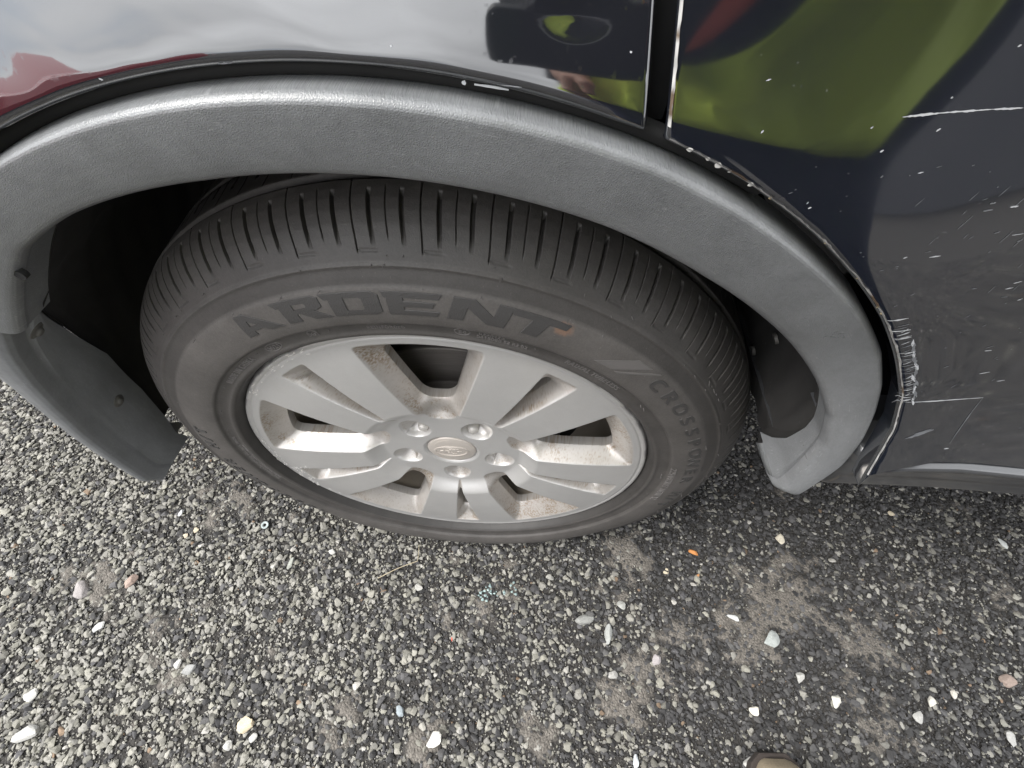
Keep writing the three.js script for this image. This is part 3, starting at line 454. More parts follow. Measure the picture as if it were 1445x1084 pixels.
const GL = {
  A: [[[0, 0], [0.10, 1], [0.40, 1], [1.28, 0], [0.86, 0], [0.70, 0.2], [0.34, 0.2], [0.32, 0]], [[0.34, 0.42], [0.37, 0.70], [0.58, 0.42]]],
  R: [[[-0.14, 1], [1.02, 1], [1.16, 0.9], [1.16, 0.54], [1.02, 0.42], [0.9, 0.40], [1.3, 0], [0.84, 0], [0.52, 0.36], [0.42, 0.36], [0.42, 0], [0.05, 0], [0.05, 0.78], [-0.04, 0.78]], [[0.42, 0.78], [0.74, 0.78], [0.78, 0.72], [0.78, 0.62], [0.74, 0.57], [0.42, 0.57]]],
  D: [[[-0.14, 1], [1.10, 1], [1.26, 0.86], [1.26, 0.14], [1.10, 0], [0.05, 0], [0.05, 0.78], [-0.05, 0.78]], [[0.42, 0.78], [0.80, 0.78], [0.86, 0.72], [0.86, 0.28], [0.80, 0.22], [0.42, 0.22]]],
  E: [[[-0.06, 1], [1.30, 1], [1.22, 0.78], [0.42, 0.78], [0.42, 0.61], [1.14, 0.61], [1.08, 0.40], [0.42, 0.40], [0.42, 0.22], [1.24, 0.22], [1.16, 0], [0.05, 0], [0.05, 0.78], [0.0, 0.78]]],
  N: [[[0, 0], [0.14, 1], [0.62, 1], [1.08, 0.40], [1.16, 1], [1.50, 1], [1.36, 0], [0.94, 0], [0.46, 0.64], [0.36, 0]]],
  T: [[[-0.04, 1], [1.42, 1], [1.36, 0.74], [0.92, 0.74], [0.76, 0], [0.36, 0], [0.52, 0.74], [0.06, 0.74]]],
};
for (const turn of [0, 180]) {
  const spec = [['A', 122.9], ['R', 113.6], ['D', 104.9], ['E', 95.9], ['N', 86.7], ['T', 77.3]];
  for (const [ch, deg] of spec) { const l = mesh('raised_letter', wrap(letterGeo(GL[ch][0], GL[ch][1], 0.0192, 0.0305, 0.00035), deg + turn, 0.2675), M.rubberDark, wheel); if (turn) l.name = 'raised_letter'; }
}
function text(str, size, deg, rho, name, mat = M.rubberPale, depth = 0.0004, sp = 1) {
  const g = new TextGeometry(str, { font, size, depth, curveSegments: 2 }); g.computeBoundingBox(); const w = g.boundingBox.max.x; g.translate(-w / 2, 0, 0); g.scale(sp, 1, 1); return mesh(name, wrap(g, deg, rho), mat, wheel);
}
for (const turn of [0, 180]) {
  const word = 'CROSSPOWER'; [...word].forEach((ch, i) => text(ch, 0.0125, 47.5 - i * 4.6 + turn, 0.2725, 'raised_letter', M.rubberMid, 0.0008, 1.6));
  [...'H/T'].forEach((ch, i) => text(ch, 0.0125, -2.6 - i * 3.7 + turn, 0.2725, 'raised_letter', M.rubberMid, 0.0008, 1.45));
  // swept flash between the two words
  const fl = new THREE.Shape([[0, 0], [0.030, 0.020], [0.046, 0.020], [0.018, 0.0]].map((q) => new THREE.Vector2(...q))); const fg = new TessellateModifier(0.005, 4).modify(new THREE.ExtrudeGeometry(fl, { depth: 0.0004, bevelEnabled: false }));
  mesh('raised_flash', wrap(fg, 61 + turn, 0.2665), M.rubberPale, wheel);
  const f2 = new TessellateModifier(0.005, 4).modify(new THREE.ExtrudeGeometry(new THREE.Shape([[0, 0], [0.032, 0.021], [0.0345, 0.021], [0.0035, 0]].map((q) => new THREE.Vector2(...q))), { depth: 0.0006, bevelEnabled: false })); mesh('raised_flash', wrap(f2, 56.2 + turn, 0.2662), M.rubberPale, wheel);
}
text('225/60ZR17 103W XL', 0.0068, 2, 0.2562, 'size_marking', M.rubberPale, 0.0006, 1.0);
text('RADIAL TUBELESS', 0.0052, 57, 0.2450, 'small_marking'); text('0270173', 0.0034, 79.0, 0.2494, 'small_marking', M.rubberPale, 0.0006, 1.15); text('0416060 S2 R2 02', 0.0034, 76.8, 0.2448, 'small_marking', M.rubberPale, 0.0006, 1.1);
text('E4', 0.0046, 84.2, 0.2468, 'small_marking', M.rubberPale, 0.0006);
{ const t = new THREE.TorusGeometry(0.0048, 0.0005, 6, 24); t.scale(1.25, 0.85, 1); t.translate(0, 0, 0); mesh('approval_ring', wrap(t, 84.2, 0.249), M.rubberPale, wheel); }
text('REINFORCED', 0.0036, 98, 0.2462, 'small_marking'); text('3021', 0.0048, 123, 0.2455, 'small_marking', M.rubberPale, 0.0007); text('DOT', 0.004, 112.5, 0.2465, 'small_marking');
{ const t = new THREE.TorusGeometry(0.0060, 0.0005, 6, 28); t.scale(1.5, 0.75, 1); mesh('date_ring', wrap(t, 123, 0.248), M.rubberPale, wheel); const t2 = new THREE.TorusGeometry(0.0034, 0.0005, 6, 22); t2.scale(1.2, 0.75, 1); mesh('date_ring', wrap(t2, 112.5, 0.2505), M.rubberPale, wheel); }
text('MADE IN CHINA', 0.0056, 137, 0.2450, 'small_marking'); text('MAX. LOAD 875 KG (1929 LBS)  MAX. PRESS. 340 KPA', 0.0034, 186, 0.2475, 'small_marking'); text('TREAD: 2 POLYESTER + 2 STEEL + 2 NYLON', 0.0034, 188, 0.2430, 'small_marking');

// --- alloy rim: a carved disc
const ROT = 4.5;
const hubZ = -0.0165;
function rimBase(r) {
  let z = hubZ + 0.0125 * sm(0.082, 0.108, r) + 0.0022 * Math.sin(Math.PI * Math.min(1, Math.max(0, (r - 0.10) / 0.12)));
  z -= 0.0009 * Math.exp(-(((r - 0.2255) / 0.0011) ** 2)); z -= 0.0075 * sm(0.2290, 0.2335, r) ** 2; return z;
}
const tri = (p, a, b) => { const dx = b[0] - a[0], dy = b[1] - a[1], L = Math.hypot(dx, dy); return ((p[0] - a[0]) * -dy + (p[1] - a[1]) * dx) / L; };
function convexSD(poly, p, k) { let m = -9; for (let i = 0; i < poly.length; i++) { const d = -tri(p, poly[i], poly[(i + 1) % poly.length]); m = m < -8 ? d : (k ? smax(m, d, k) : Math.max(m, d)); } return m; }   // ccw polygon, negative inside
function smax(a, b, k) { const h = Math.max(0, 1 - Math.abs(a - b) / k); return Math.max(a, b) + h * h * k * 0.25; }
// local frame: +x along the radius, y across
const arcd = (p, R) => Math.hypot(p[0], p[1]) - R;
function winSD(p) { const w = (r) => 0.0140 + (r - 0.07) * 0.328; const e = (w(0.22) - w(0.07)) / 0.15, n = Math.hypot(1, e); const side_ = (Math.abs(p[1]) - w(p[0])) / n; return smax(smax(side_, arcd(p, 0.2175), 0.006), 0.0745 - p[0], 0.010); }
function winHole(p) { const w = (r) => 0.0155 + (r - 0.105) * 0.305; const n = Math.hypot(1, 0.305); const side_ = (Math.abs(p[1]) - w(p[0])) / n; return smax(smax(side_, arcd(p, 0.1945), 0.010), 0.105 - p[0], 0.014); }
function slotSD(p) { const w = (r) => 0.0012 + (r - 0.080) * 0.132; const n = Math.hypot(1, 0.132); return smax(smax((Math.abs(p[1]) - w(p[0])) / n, arcd(p, 0.2150), 0.003), 0.084 - p[0], 0.004); }
function slotHole(p) { const w = (r) => 0.0005 + (r - 0.105) * 0.085; const n = Math.hypot(1, 0.10); return smax(smax((Math.abs(p[1]) - w(p[0])) / n, arcd(p, 0.190), 0.004), 0.112 - p[0], 0.004); }
function rimAt(x, y) {
  const r = Math.hypot(x, y), th = Math.atan2(y, x); let z = rimBase(r), H = 9, flank = 0;
  const sector = (off) => { const s = rad(72), a = th - rad(off); return a - Math.round(a / s) * s; };
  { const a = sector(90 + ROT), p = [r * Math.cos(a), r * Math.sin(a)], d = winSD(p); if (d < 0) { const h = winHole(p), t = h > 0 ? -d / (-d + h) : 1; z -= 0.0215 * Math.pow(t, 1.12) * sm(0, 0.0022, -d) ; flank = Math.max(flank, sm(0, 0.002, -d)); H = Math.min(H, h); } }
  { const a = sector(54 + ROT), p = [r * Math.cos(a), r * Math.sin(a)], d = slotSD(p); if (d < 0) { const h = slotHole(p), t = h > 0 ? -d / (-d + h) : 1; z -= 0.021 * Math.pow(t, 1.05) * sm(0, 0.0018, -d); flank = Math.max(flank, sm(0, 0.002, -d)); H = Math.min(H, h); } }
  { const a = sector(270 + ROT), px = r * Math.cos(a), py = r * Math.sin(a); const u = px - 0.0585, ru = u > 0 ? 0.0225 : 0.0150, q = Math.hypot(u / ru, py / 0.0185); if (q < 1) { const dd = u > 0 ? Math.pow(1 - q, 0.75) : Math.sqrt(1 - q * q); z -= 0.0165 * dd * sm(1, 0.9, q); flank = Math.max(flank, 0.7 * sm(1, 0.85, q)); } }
  z -= 0.0012 * sm(0.0345, 0.0325, r) * 1; if (r < 0.031) z -= 0.002;
  return [z, H, flank];
}
{
  const rs = []; for (let r = 0.028; r < 0.2336; r += 0.00095) rs.push(r); rs.push(0.2336);
  const NT = 1320, zs = new Float32Array(rs.length * (NT + 1)), hs = new Uint8Array(rs.length * (NT + 1));
  const r2 = rng(3);
  const g = grid(rs.length, NT + 1, (i, j) => {
    const r = rs[i], th = (j % NT) / NT * 2 * Math.PI; let x = r * Math.cos(th), y = r * Math.sin(th), [z, h, f] = rimAt(x, y);
    if (h < 0) {                                                  // pull the rim of the opening onto its outline, then straight back
      const h0 = h; for (let q = 0; q < 3 && h0 > -0.006; q++) { const e = 0.0003, gx = (rimAt(x + e, y)[1] - h) / e, gy = (rimAt(x, y + e)[1] - h) / e, L = gx * gx + gy * gy || 1; x -= gx * h / L; y -= gy * h / L; [z, h, f] = rimAt(x, y); }
      if (h0 < -0.0011) z -= 0.011; hs[i * (NT + 1) + j] = h0 < -0.0022 ? 1 : 0;
    }
    // brake dust: grains caught on the rough, unpolished flanks; kerb grime at the outer lip
    const gr = 0.5 + 0.6 * fbm(x * 34, y * 34, z * 34, 2), sp = 0.5 + 1.1 * nz(x * 620, y * 620, z * 500) + 0.6 * nz(x * 1150, y * 1150, z * 900);
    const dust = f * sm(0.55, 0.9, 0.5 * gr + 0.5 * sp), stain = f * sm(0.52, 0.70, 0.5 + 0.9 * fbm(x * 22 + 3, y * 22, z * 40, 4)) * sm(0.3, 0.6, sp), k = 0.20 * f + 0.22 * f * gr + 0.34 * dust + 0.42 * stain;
    const kerb = sm(0.2265, 0.2300, r) * sm(0.50, 0.72, 0.5 + 1.0 * fbm(th * 7, r * 90, 3, 3)) * 0.75, kg = 1 - kerb * 0.6;
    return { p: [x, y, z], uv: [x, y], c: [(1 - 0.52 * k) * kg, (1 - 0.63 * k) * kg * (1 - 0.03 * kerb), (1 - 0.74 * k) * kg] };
  }, (i, j) => { const a = i * (NT + 1) + j, b = a + NT + 1; return !(hs[a] || hs[b] || hs[a + 1] || hs[b + 1]); }, false);
  // join the seam
  const nr = g.attributes.normal; for (let i = 0; i < rs.length; i++) { const a = i * (NT + 1), b = a + NT; const v = new THREE.Vector3(nr.getX(a) + nr.getX(b), nr.getY(a) + nr.getY(b), nr.getZ(a) + nr.getZ(b)).normalize(); nr.setXYZ(a, v.x, v.y, v.z); nr.setXYZ(b, v.x, v.y, v.z); }
  const rim = mesh('alloy_rim', g, M.alloy, wheel); rim.userData.label = 'silver five double-spoke alloy rim, kerbed at the edge';
  // barrel behind the face
  const bl = new THREE.LatheGeometry([[0.2336, -0.012], [0.2310, -0.016], [0.2150, -0.020], [0.2060, -0.030], [0.1990, -0.050], [0.1960, -0.10], [0.1990, -0.20], [0.215, -0.212]].map((q) => new THREE.Vector2(...q)), 160); bl.rotateX(Math.PI / 2); 
  mesh('rim_barrel', bl, M.barrel, wheel);
  // centre cap and emblem
  const cp = new THREE.LatheGeometry([[0, 0.0022], [0.012, 0.0020], [0.022, 0.0013], [0.0280, 0.0002], [0.0296, -0.0010], [0.0300, -0.004]].map((q) => new THREE.Vector2(...q)), 72); cp.rotateX(Math.PI / 2); cp.translate(0, 0, hubZ - 0.0008);
  mesh('centre_cap', cp, M.cap, wheel);
  const em = []; const capZ = (x, y) => hubZ - 0.0008 + 0.0022 - 2.2 * (x * x + y * y);
  const oval = (a, b, w) => { const s = new THREE.Shape(); s.absellipse(0, 0, a, b, 0, Math.PI * 2); const h = new THREE.Path(); h.absellipse(0, 0, a - w, b - w, 0, Math.PI * 2); s.holes.push(h); return s; };
  const star = (cx, cy, R) => { const s = new THREE.Shape(); for (let k = 0; k < 8; k++) { const q = k % 2 ? R * 0.3 : R, a = k * Math.PI / 4; s[k ? 'lineTo' : 'moveTo'](cx + q * Math.cos(a), cy + q * Math.sin(a)); } s.closePath(); return s; };
  for (const s of [oval(0.0215, 0.0125, 0.0018), star(-0.0085, 0.002, 0.0052), star(0.001, 0.0052, 0.0026), star(0.0065, 0.0055, 0.0026), star(0.0105, 0.0005, 0.0026), star(0.0035, -0.0045, 0.0026), star(-0.0015, -0.0015, 0.0024)]) { const q = new THREE.ExtrudeGeometry(s, { depth: 0.0006, bevelEnabled: true, bevelSize: 0.0002, bevelThickness: 0.0002, bevelSegments: 1, curveSegments: 24 }); q.rotateZ(rad(8)); const p = q.attributes.position; for (let i = 0; i < p.count; i++) p.setZ(i, p.getZ(i) + capZ(p.getX(i), p.getY(i))); q.computeVertexNormals(); em.push(q); }
  const r3 = rng(14); for (let k = 0; k < 8; k++) { const a0 = r3() * 6.28, R = 0.008 + 0.015 * r3(), cx = (r3() - 0.5) * 0.016, cy = (r3() - 0.5) * 0.012; const pts = []; for (let q = 0; q < 7; q++) { const a = a0 + q * 0.24, x = cx + R * Math.cos(a), y = cy + R * Math.sin(a); if (Math.hypot(x, y) < 0.027) pts.push(new THREE.Vector3(x, y, capZ(x, y))); } if (pts.length > 3) em.push(new THREE.TubeGeometry(new THREE.CatmullRomCurve3(pts), 14, 0.00028, 5)); }
  mesh('emblem', merge(em), M.cap, wheel);
  for (let k = 0; k < 5; k++) { const a = rad(270 + ROT + 72 * k), h = new THREE.LatheGeometry([[0, 0.0], [0.0036, -0.0004], [0.0056, -0.0020], [0.0068, -0.005], [0.0072, -0.016]].map((q) => new THREE.Vector2(...q)), 24); h.rotateX(Math.PI / 2); h.translate(0.050 * Math.cos(a), 0.050 * Math.sin(a), -0.0205); mesh('lug_nut', h, M.nut, wheel); }
  // kerb scuffs on the lower left spokes and lip
  const sc = [], r4 = rng(31);
  for (let k = 0; k < 150; k++) { const t = r4(), a = rad(t < 0.5 ? 196 + 10 * r4() : t < 0.75 ? 120 + 30 * r4() : 170 + 50 * r4()), R = t < 0.5 ? 0.196 + 0.030 * r4() : 0.2215 + 0.009 * r4(), L = 0.001 + 0.006 * r4() * r4(); const p = new THREE.BoxGeometry(L, 0.0003 + 0.0007 * r4(), 0.0005); p.rotateZ(a + 1.57 + (r4() - 0.5) * 0.9); const x = R * Math.cos(a), y = R * Math.sin(a), [z, h, f] = rimAt(x, y); if (h < 0 || f > 0.1) continue; p.translate(x, y, z + 0.0001); sc.push(p); }
  mesh('kerb_scuff', merge(sc), M.scuff, rim);
}
{ // brake disc and hub behind the spokes
  const d = new THREE.LatheGeometry([[0.03, -0.040], [0.075, -0.040], [0.079, -0.044], [0.080, -0.062], [0.084, -0.064], [0.137, -0.064], [0.139, -0.066], [0.139, -0.074], [0.136, -0.076]].map((q) => new THREE.Vector2(...q)), 96); d.rotateX(Math.PI / 2);
  const disc = mesh('brake_disc', d, M.disc, wheel);
  const shield = new THREE.LatheGeometry([[0.06, -0.083], [0.165, -0.083], [0.167, -0.10]].map((q) => new THREE.Vector2(...q)), 72); shield.rotateX(Math.PI / 2); mesh('splash_shield', shield, M.dark, wheel);
}
// the other three wheels of the car, off the frame
for (const [x, z, ry] of [[2.62, 0, 0], [0, -1.64, Math.PI], [2.62, -1.64, Math.PI]]) { const w = wheel.clone(); w.position.set(x, HY, z); w.rotation.y = ry; car.add(w); }

// ------------------------------------------------------------------ single stones and litter
function pebble(px, py, sizePx, asp, col, label, seed, opt = {}) {
  const p = groundAt(px, py), k = camera.position.distanceTo(p) / PF, s = sizePx * k / 2 * 0.80, g = stoneGeo(seed, 2, opt.flat ?? 0.5, 5);
  g.scale(s, s * 0.9, s * asp);
  const m = shadow(new THREE.Mesh(g, new THREE.MeshStandardMaterial({ color: new THREE.Color(...col), map: stoneTex, roughness: opt.rough ?? 0.75 })));
  m.name = numbered(opt.name ?? 'pebble'); m.rotation.set((opt.tilt ?? 0.1), opt.turn ?? seed * 1.7, 0.08); m.position.set(p.x, groundY(p.x, p.z) + s * 0.30 + 0.002, p.z); scene.add(m);
  return tag(m, label, opt.cat ?? 'pebble', opt.group);
}
const WH = [0.54, 0.53, 0.50], CR = [0.62, 0.54, 0.40], GY = [0.33, 0.33, 0.32], PK = [0.40, 0.30, 0.25], BL = [0.30, 0.34, 0.36], PG = [0.44, 0.45, 0.43];
[
  [41, 1036, 30, 0.66, WH, 'largest white pebble, flat and long, at the lower left corner of the photo'],
  [45, 983, 15, 0.8, WH, 'small white pebble just above the largest flat white pebble'],
  [351, 1021, 24, 0.8, [0.66, 0.56, 0.40], 'rounded cream pebble with a tan side, left of the bottom middle'],
  [321, 1052, 13, 0.9, WH, 'small white pebble below and left of the rounded cream and tan pebble'],
  [357, 1041, 12, 0.7, WH, 'small white pebble directly below the rounded cream and tan pebble'],
  [254, 937, 12, 0.9, WH, 'small round white pebble touching a square grey stone, lower left'],
  [267, 945, 20, 0.75, GY, 'square grey stone beside the small round white pebble, lower left'],
  [120, 833, 20, 0.9, [0.36, 0.33, 0.32], 'pinkish grey flat stone on the dirt patch at the left'],
  [187, 820, 20, 0.6, PK, 'long pink tan pebble on the left, beside the dirt patch'],
  [142, 884, 14, 1.0, [0.6, 0.6, 0.58], 'pale round pebble below the pinkish flat stone at the left'],
  [411, 796, 17, 0.7, [0.36, 0.37, 0.33], 'greenish grey upright pebble below the left of the tyre'],
  [470, 779, 11, 0.9, WH, 'white pebble just in front of the tyre, left of the straw'],
  [257, 725, 12, 0.7, [0.66, 0.67, 0.68], 'pale bluish white pebble near the tip of the splash guard'],
  [277, 748, 8, 0.9, CR, 'small yellow pebble by the splash guard, right one of the pair'],
  [262, 756, 8, 0.9, [0.64, 0.55, 0.42], 'small yellowish pebble by the splash guard, left one of the pair'],
  [824, 876, 30, 0.72, [0.35, 0.35, 0.33], 'broad flat grey stone in the middle of the gravel, the largest grey one'],
  [857, 895, 34, 0.45, [0.42, 0.43, 0.41], 'long pale grey stone right of the broad flat grey stone', { turn: 1.35 }],
  [613, 1044, 24, 1.0, [0.76, 0.74, 0.68], 'round white pebble at the bottom middle of the photo'],
  [565, 1005, 17, 0.9, BL, 'bluish grey angular stone above the round white pebble'],
  [926, 932, 17, 0.9, [0.46, 0.42, 0.42], 'pale pinkish round stone on the dirt patch right of the middle'],
  [864, 953, 18, 0.8, [0.40, 0.39, 0.37], 'pale grey angular stone left of the pinkish round stone'],
  [940, 808, 10, 0.9, CR, 'small cream pebble in front of the tyre on the right'],
  [775, 815, 16, 0.75, [0.38, 0.37, 0.34], 'warm grey pebble in front of the bottom of the tyre'],
  [875, 855, 14, 0.9, [0.46, 0.46, 0.43], 'pale triangular stone above the long pale grey stone'],
  [592, 829, 14, 0.8, [0.42, 0.41, 0.38], 'pale wedge stone just below the dry straw'],
  [896, 1074, 15, 0.8, [0.62, 0.66, 0.68], 'pale blue white stone at the bottom edge, right of the middle'],
  [1085, 905, 28, 0.95, [0.46, 0.49, 0.47], 'large pale grey triangular stone on the right'],
  [1030, 872, 20, 0.45, [0.60, 0.61, 0.60], 'thin pale sliver of stone left of the large triangular stone', { turn: -0.4 }],
  [1099, 760, 16, 0.9, [0.68, 0.62, 0.50], 'cream pebble on the dark gravel right of the tyre'],
  [1126, 956, 15, 0.8, WH, 'bright white pebble below the large triangular stone', { turn: 0.9 }],
  [1177, 988, 18, 0.85, [0.78, 0.76, 0.68], 'rounded off-white pebble right of the boot toe'],
  [1064, 1002, 14, 0.85, [0.78, 0.74, 0.64], 'cream white pebble just above the boot toe'],
  [1313, 990, 14, 0.9, [0.76, 0.73, 0.64], 'white pebble low on the right, upper left one of the trio there'],
  [1294, 1011, 14, 0.9, WH, 'white pebble low on the right, lowest one of the trio there'],
  [1344, 978, 11, 0.7, [0.75, 0.70, 0.62], 'small white pebble low on the right, rightmost one of the trio there'],
  [1419, 962, 17, 0.9, [0.40, 0.31, 0.26], 'pink tan pebble at the right edge of the photo'],
  [1421, 1041, 15, 0.7, WH, 'white pebble at the lower right corner of the photo'],
  [1257, 725, 10, 0.9, CR, 'small cream pebble in the shade close below the sill'],
  [1413, 768, 13, 0.7, [0.58, 0.60, 0.58], 'pale pebble near the right edge below the sill'],
  [1060, 1076, 20, 0.9, WH, 'white pebble against the left side of the boot toe'],
].forEach(([x, y, s, a, c, l, o], i) => pebble(x, y, s, a, c, l, 900 + i, { group: 'single pebbles lying on the gravel', ...o }));
pebble(978, 781, 17, 0.42, [0.62, 0.26, 0.08], 'orange brick fragment on the gravel right of the tyre', 960, { name: 'brick_fragment', cat: 'brick fragment', turn: -0.5, group: 'orange brick fragments' });
pebble(984, 813, 9, 0.5, [0.50, 0.24, 0.10], 'tiny orange brick fragment just below the larger orange one', 961, { name: 'brick_fragment', cat: 'brick fragment', turn: 1, group: 'orange brick fragments' });
pebble(638, 902, 6, 0.6, [0.62, 0.10, 0.06], 'tiny red plastic fragment in the gravel below the wheel', 962, { name: 'plastic_fragment', cat: 'plastic fragment' });
{ // washer, straw, broken glass
  let p = groundAt(375, 742), g = new THREE.LatheGeometry([[0.0028, 0], [0.0028, 0.0014], [0.0062, 0.0016], [0.0068, 0.0008], [0.0066, 0], [0.0028, 0]].map((q) => new THREE.Vector2(...q)), 28);
  let m = mesh('washer', g, new THREE.MeshStandardMaterial({ color: new THREE.Color(0.30, 0.34, 0.34), metalness: 0.5, roughness: 0.55 }), scene); m.position.set(p.x, groundY(p.x, p.z) + 0.0055, p.z); m.rotation.x = 0.12; tag(m, 'grey metal washer lying on the dirt beside the tyre', 'washer');
  const a = groundAt(535, 818), b = groundAt(590, 794), c = groundAt(592, 772); const Y = 0.0105;
  const t = merge([new THREE.TubeGeometry(new THREE.CatmullRomCurve3([new THREE.Vector3(a.x, Y, a.z), new THREE.Vector3((a.x + b.x) / 2, Y + 0.003, (a.z + b.z) / 2 - 0.001), new THREE.Vector3(b.x, Y, b.z)]), 16, 0.00075, 6), new THREE.TubeGeometry(new THREE.CatmullRomCurve3([new THREE.Vector3(b.x, Y, b.z), new THREE.Vector3((b.x + c.x) / 2 + 0.001, Y + 0.001, (b.z + c.z) / 2), new THREE.Vector3(c.x, Y, c.z)]), 10, 0.0005, 5)]);
  m = mesh('dry_straw', t, new THREE.MeshStandardMaterial({ color: new THREE.Color(0.42, 0.36, 0.25), roughness: 0.8 }), scene); tag(m, 'bent dry straw on the gravel in front of the tyre', 'straw');
  const r = rng(5), gm = new THREE.MeshPhysicalMaterial({ color: new THREE.Color(0.26, 0.34, 0.335), roughness: 0.1, ior: 1.5, metalness: 0 }), sh = [];
  for (let k = 0; k < 34; k++) { const px = (k < 24 ? 690 : 724) + (r() + r() - 1) * 22, py = (k < 24 ? 838 : 832) + (r() + r() - 1) * 16, q = groundAt(px, py), s = 0.0012 + 0.0022 * r(); const gg = stoneGeo(700 + k % 6, 0, 0.5); gg.scale(s, s, s); gg.rotateY(r() * 6); gg.rotateX(r() - 0.5); gg.translate(q.x, groundY(q.x, q.z) + 0.005, q.z); sh.push(gg); }
  m = mesh('broken_glass', merge(sh), gm, scene); m.userData = { kind: 'stuff', label: 'crumbs of pale blue broken glass on the gravel in front of the wheel', category: 'broken glass' };
}

// ------------------------------------------------------------------ the photographer, mirrored in the paint; one boot toe is in the frame
{
  const person = thing('person', 'person in green hi-vis vest, black jacket and navy trousers holding a phone over the gravel', 'person', [0.36, 0, 0.55]);
  const O = person.position;
  const J = {
    hipL: [0.27, 0.86, 0.62], hipR: [0.45, 0.86, 0.62], kneeL: [0.24, 0.47, 0.56], kneeR: [0.49, 0.47, 0.53], ankL: [0.22, 0.10, 0.56], ankR: [0.50, 0.10, 0.44],
    pel: [0.36, 0.90, 0.62], waist: [0.36, 1.05, 0.60], chest: [0.35, 1.27, 0.54], neck: [0.34, 1.43, 0.49], head: [0.33, 1.54, 0.43],
    shL: [0.18, 1.37, 0.53], shR: [0.52, 1.37, 0.53], elL: [0.10, 1.10, 0.60], elR: [0.52, 1.03, 0.45], wrL: [0.12, 0.92, 0.48], wrR: [0.27, 0.945, 0.365], haL: [0.125, 0.86, 0.44], haR: [0.212, 0.915, 0.318],
  };
  const caps = (list) => list.map(([a, b, r0, r1]) => ({ a: new THREE.Vector3(...(J[a] ?? a)), b: new THREE.Vector3(...(J[b] ?? b)), r0, r1 }));
  const v = new THREE.Vector3(), w = new THREE.Vector3();
  const dist = (p, c) => { v.subVectors(c.b, c.a); w.subVectors(p, c.a); const t = Math.min(1, Math.max(0, w.dot(v) / v.lengthSq())); return w.addScaledVector(v, -t).length() - mix(c.r0, c.r1, t); };
  const smin = (a, b, k) => { const h = Math.max(0, k - Math.abs(a - b)) / k; return Math.min(a, b) - h * h * k * 0.25; };
  function blob(list, lo, hi, res, k, mod) {
    const C = caps(list), size = Math.max(hi[0] - lo[0], hi[1] - lo[1], hi[2] - lo[2]), mc = new MarchingCubes(res, new THREE.MeshBasicMaterial(), false, false, 400000), p = new THREE.Vector3();
    for (let z = 0; z < res; z++) for (let y = 0; y < res; y++) for (let x = 0; x < res; x++) { p.set(lo[0] + x / res * size, lo[1] + y / res * size, lo[2] + z / res * size); let d = 9; for (const c of C) d = smin(d, dist(p, c), k); if (mod) d = mod(d, p); mc.field[z * res * res + y * res + x] = -d; }
    mc.isolation = 0; mc.update(); const n = mc.count, P = new Float32Array(n * 3), N = new Float32Array(n * 3);
    for (let i = 0; i < n; i++) { for (let q = 0; q < 3; q++) P[i * 3 + q] = (mc.positionArray[i * 3 + q] * 0.5 + 0.5) * size + lo[q] - [O.x, O.y, O.z][q]; N.set(mc.normalArray.subarray(i * 3, i * 3 + 3), i * 3); }
    let g = new THREE.BufferGeometry(); g.setAttribute('position', new THREE.BufferAttribute(P, 3)); g = mergeVertices(g, 1e-5); g.computeVertexNormals(); return g;
  }
  const skin = new THREE.MeshStandardMaterial({ color: new THREE.Color(0.50, 0.28, 0.20), roughness: 0.6 });
  const glove = new THREE.MeshStandardMaterial({ color: new THREE.Color(0.80, 0.13, 0.06), roughness: 0.7 });
  const navy = new THREE.MeshStandardMaterial({ color: new THREE.Color(0.012, 0.017, 0.042), roughness: 0.9 });
  const black = new THREE.MeshStandardMaterial({ color: new THREE.Color(0.010, 0.010, 0.012), roughness: 0.85 });
  const green = new THREE.MeshStandardMaterial({ color: new THREE.Color(0.80, 1.0, 0.13), roughness: 0.75 });
  const fingers = []; for (let f = 0; f < 4; f++) { const k = f * 0.019; fingers.push([[0.212 + 0.010 - k * 0.35, 0.922 - k * 0.65, 0.300 + k * 0.6], [0.192 - k * 0.3, 0.905 - k * 0.6, 0.268 + k * 0.55], 0.0095, 0.0085], [[0.192 - k * 0.3, 0.905 - k * 0.6, 0.268 + k * 0.55], [0.180 - k * 0.3, 0.888 - k * 0.6, 0.268 + k * 0.55], 0.0085, 0.007]); }
  const hangL = []; for (let f = 0; f < 4; f++) { const k = (f - 1.5) * 0.019; hangL.push([[0.125 + k * 0.4, 0.855, 0.44 + k * 0.9], [0.120 + k * 0.4, 0.80, 0.425 + k * 0.9], 0.0095, 0.008], [[0.120 + k * 0.4, 0.80, 0.425 + k * 0.9], [0.130 + k * 0.4, 0.772, 0.432 + k * 0.9], 0.008, 0.0065]); }
  const bodyList = [['pel', 'waist', 0.13, 0.12], ['waist', 'chest', 0.12, 0.14], ['chest', 'neck', 0.11, 0.055], ['neck', 'head', 0.055, 0.06], [[0.33, 1.56, 0.43], [0.335, 1.60, 0.455], 0.085, 0.088], [[0.33, 1.50, 0.385], [0.33, 1.53, 0.41], 0.05, 0.07], [[0.33, 1.535, 0.335], [0.33, 1.565, 0.345], 0.012, 0.009], ['shL', 'elL', 0.05, 0.042], ['shR', 'elR', 0.05, 0.042], ['elL', 'wrL', 0.04, 0.03], ['elR', 'wrR', 0.04, 0.03], ['chest', 'shL', 0.09, 0.05], ['chest', 'shR', 0.09, 0.05], ['hipL', 'kneeL', 0.085, 0.058], ['hipR', 'kneeR', 0.085, 0.058], ['kneeL', 'ankL', 0.055, 0.038], ['kneeR', 'ankR', 0.055, 0.038], ['pel', 'hipL', 0.11, 0.09], ['pel', 'hipR', 0.11, 0.09]];
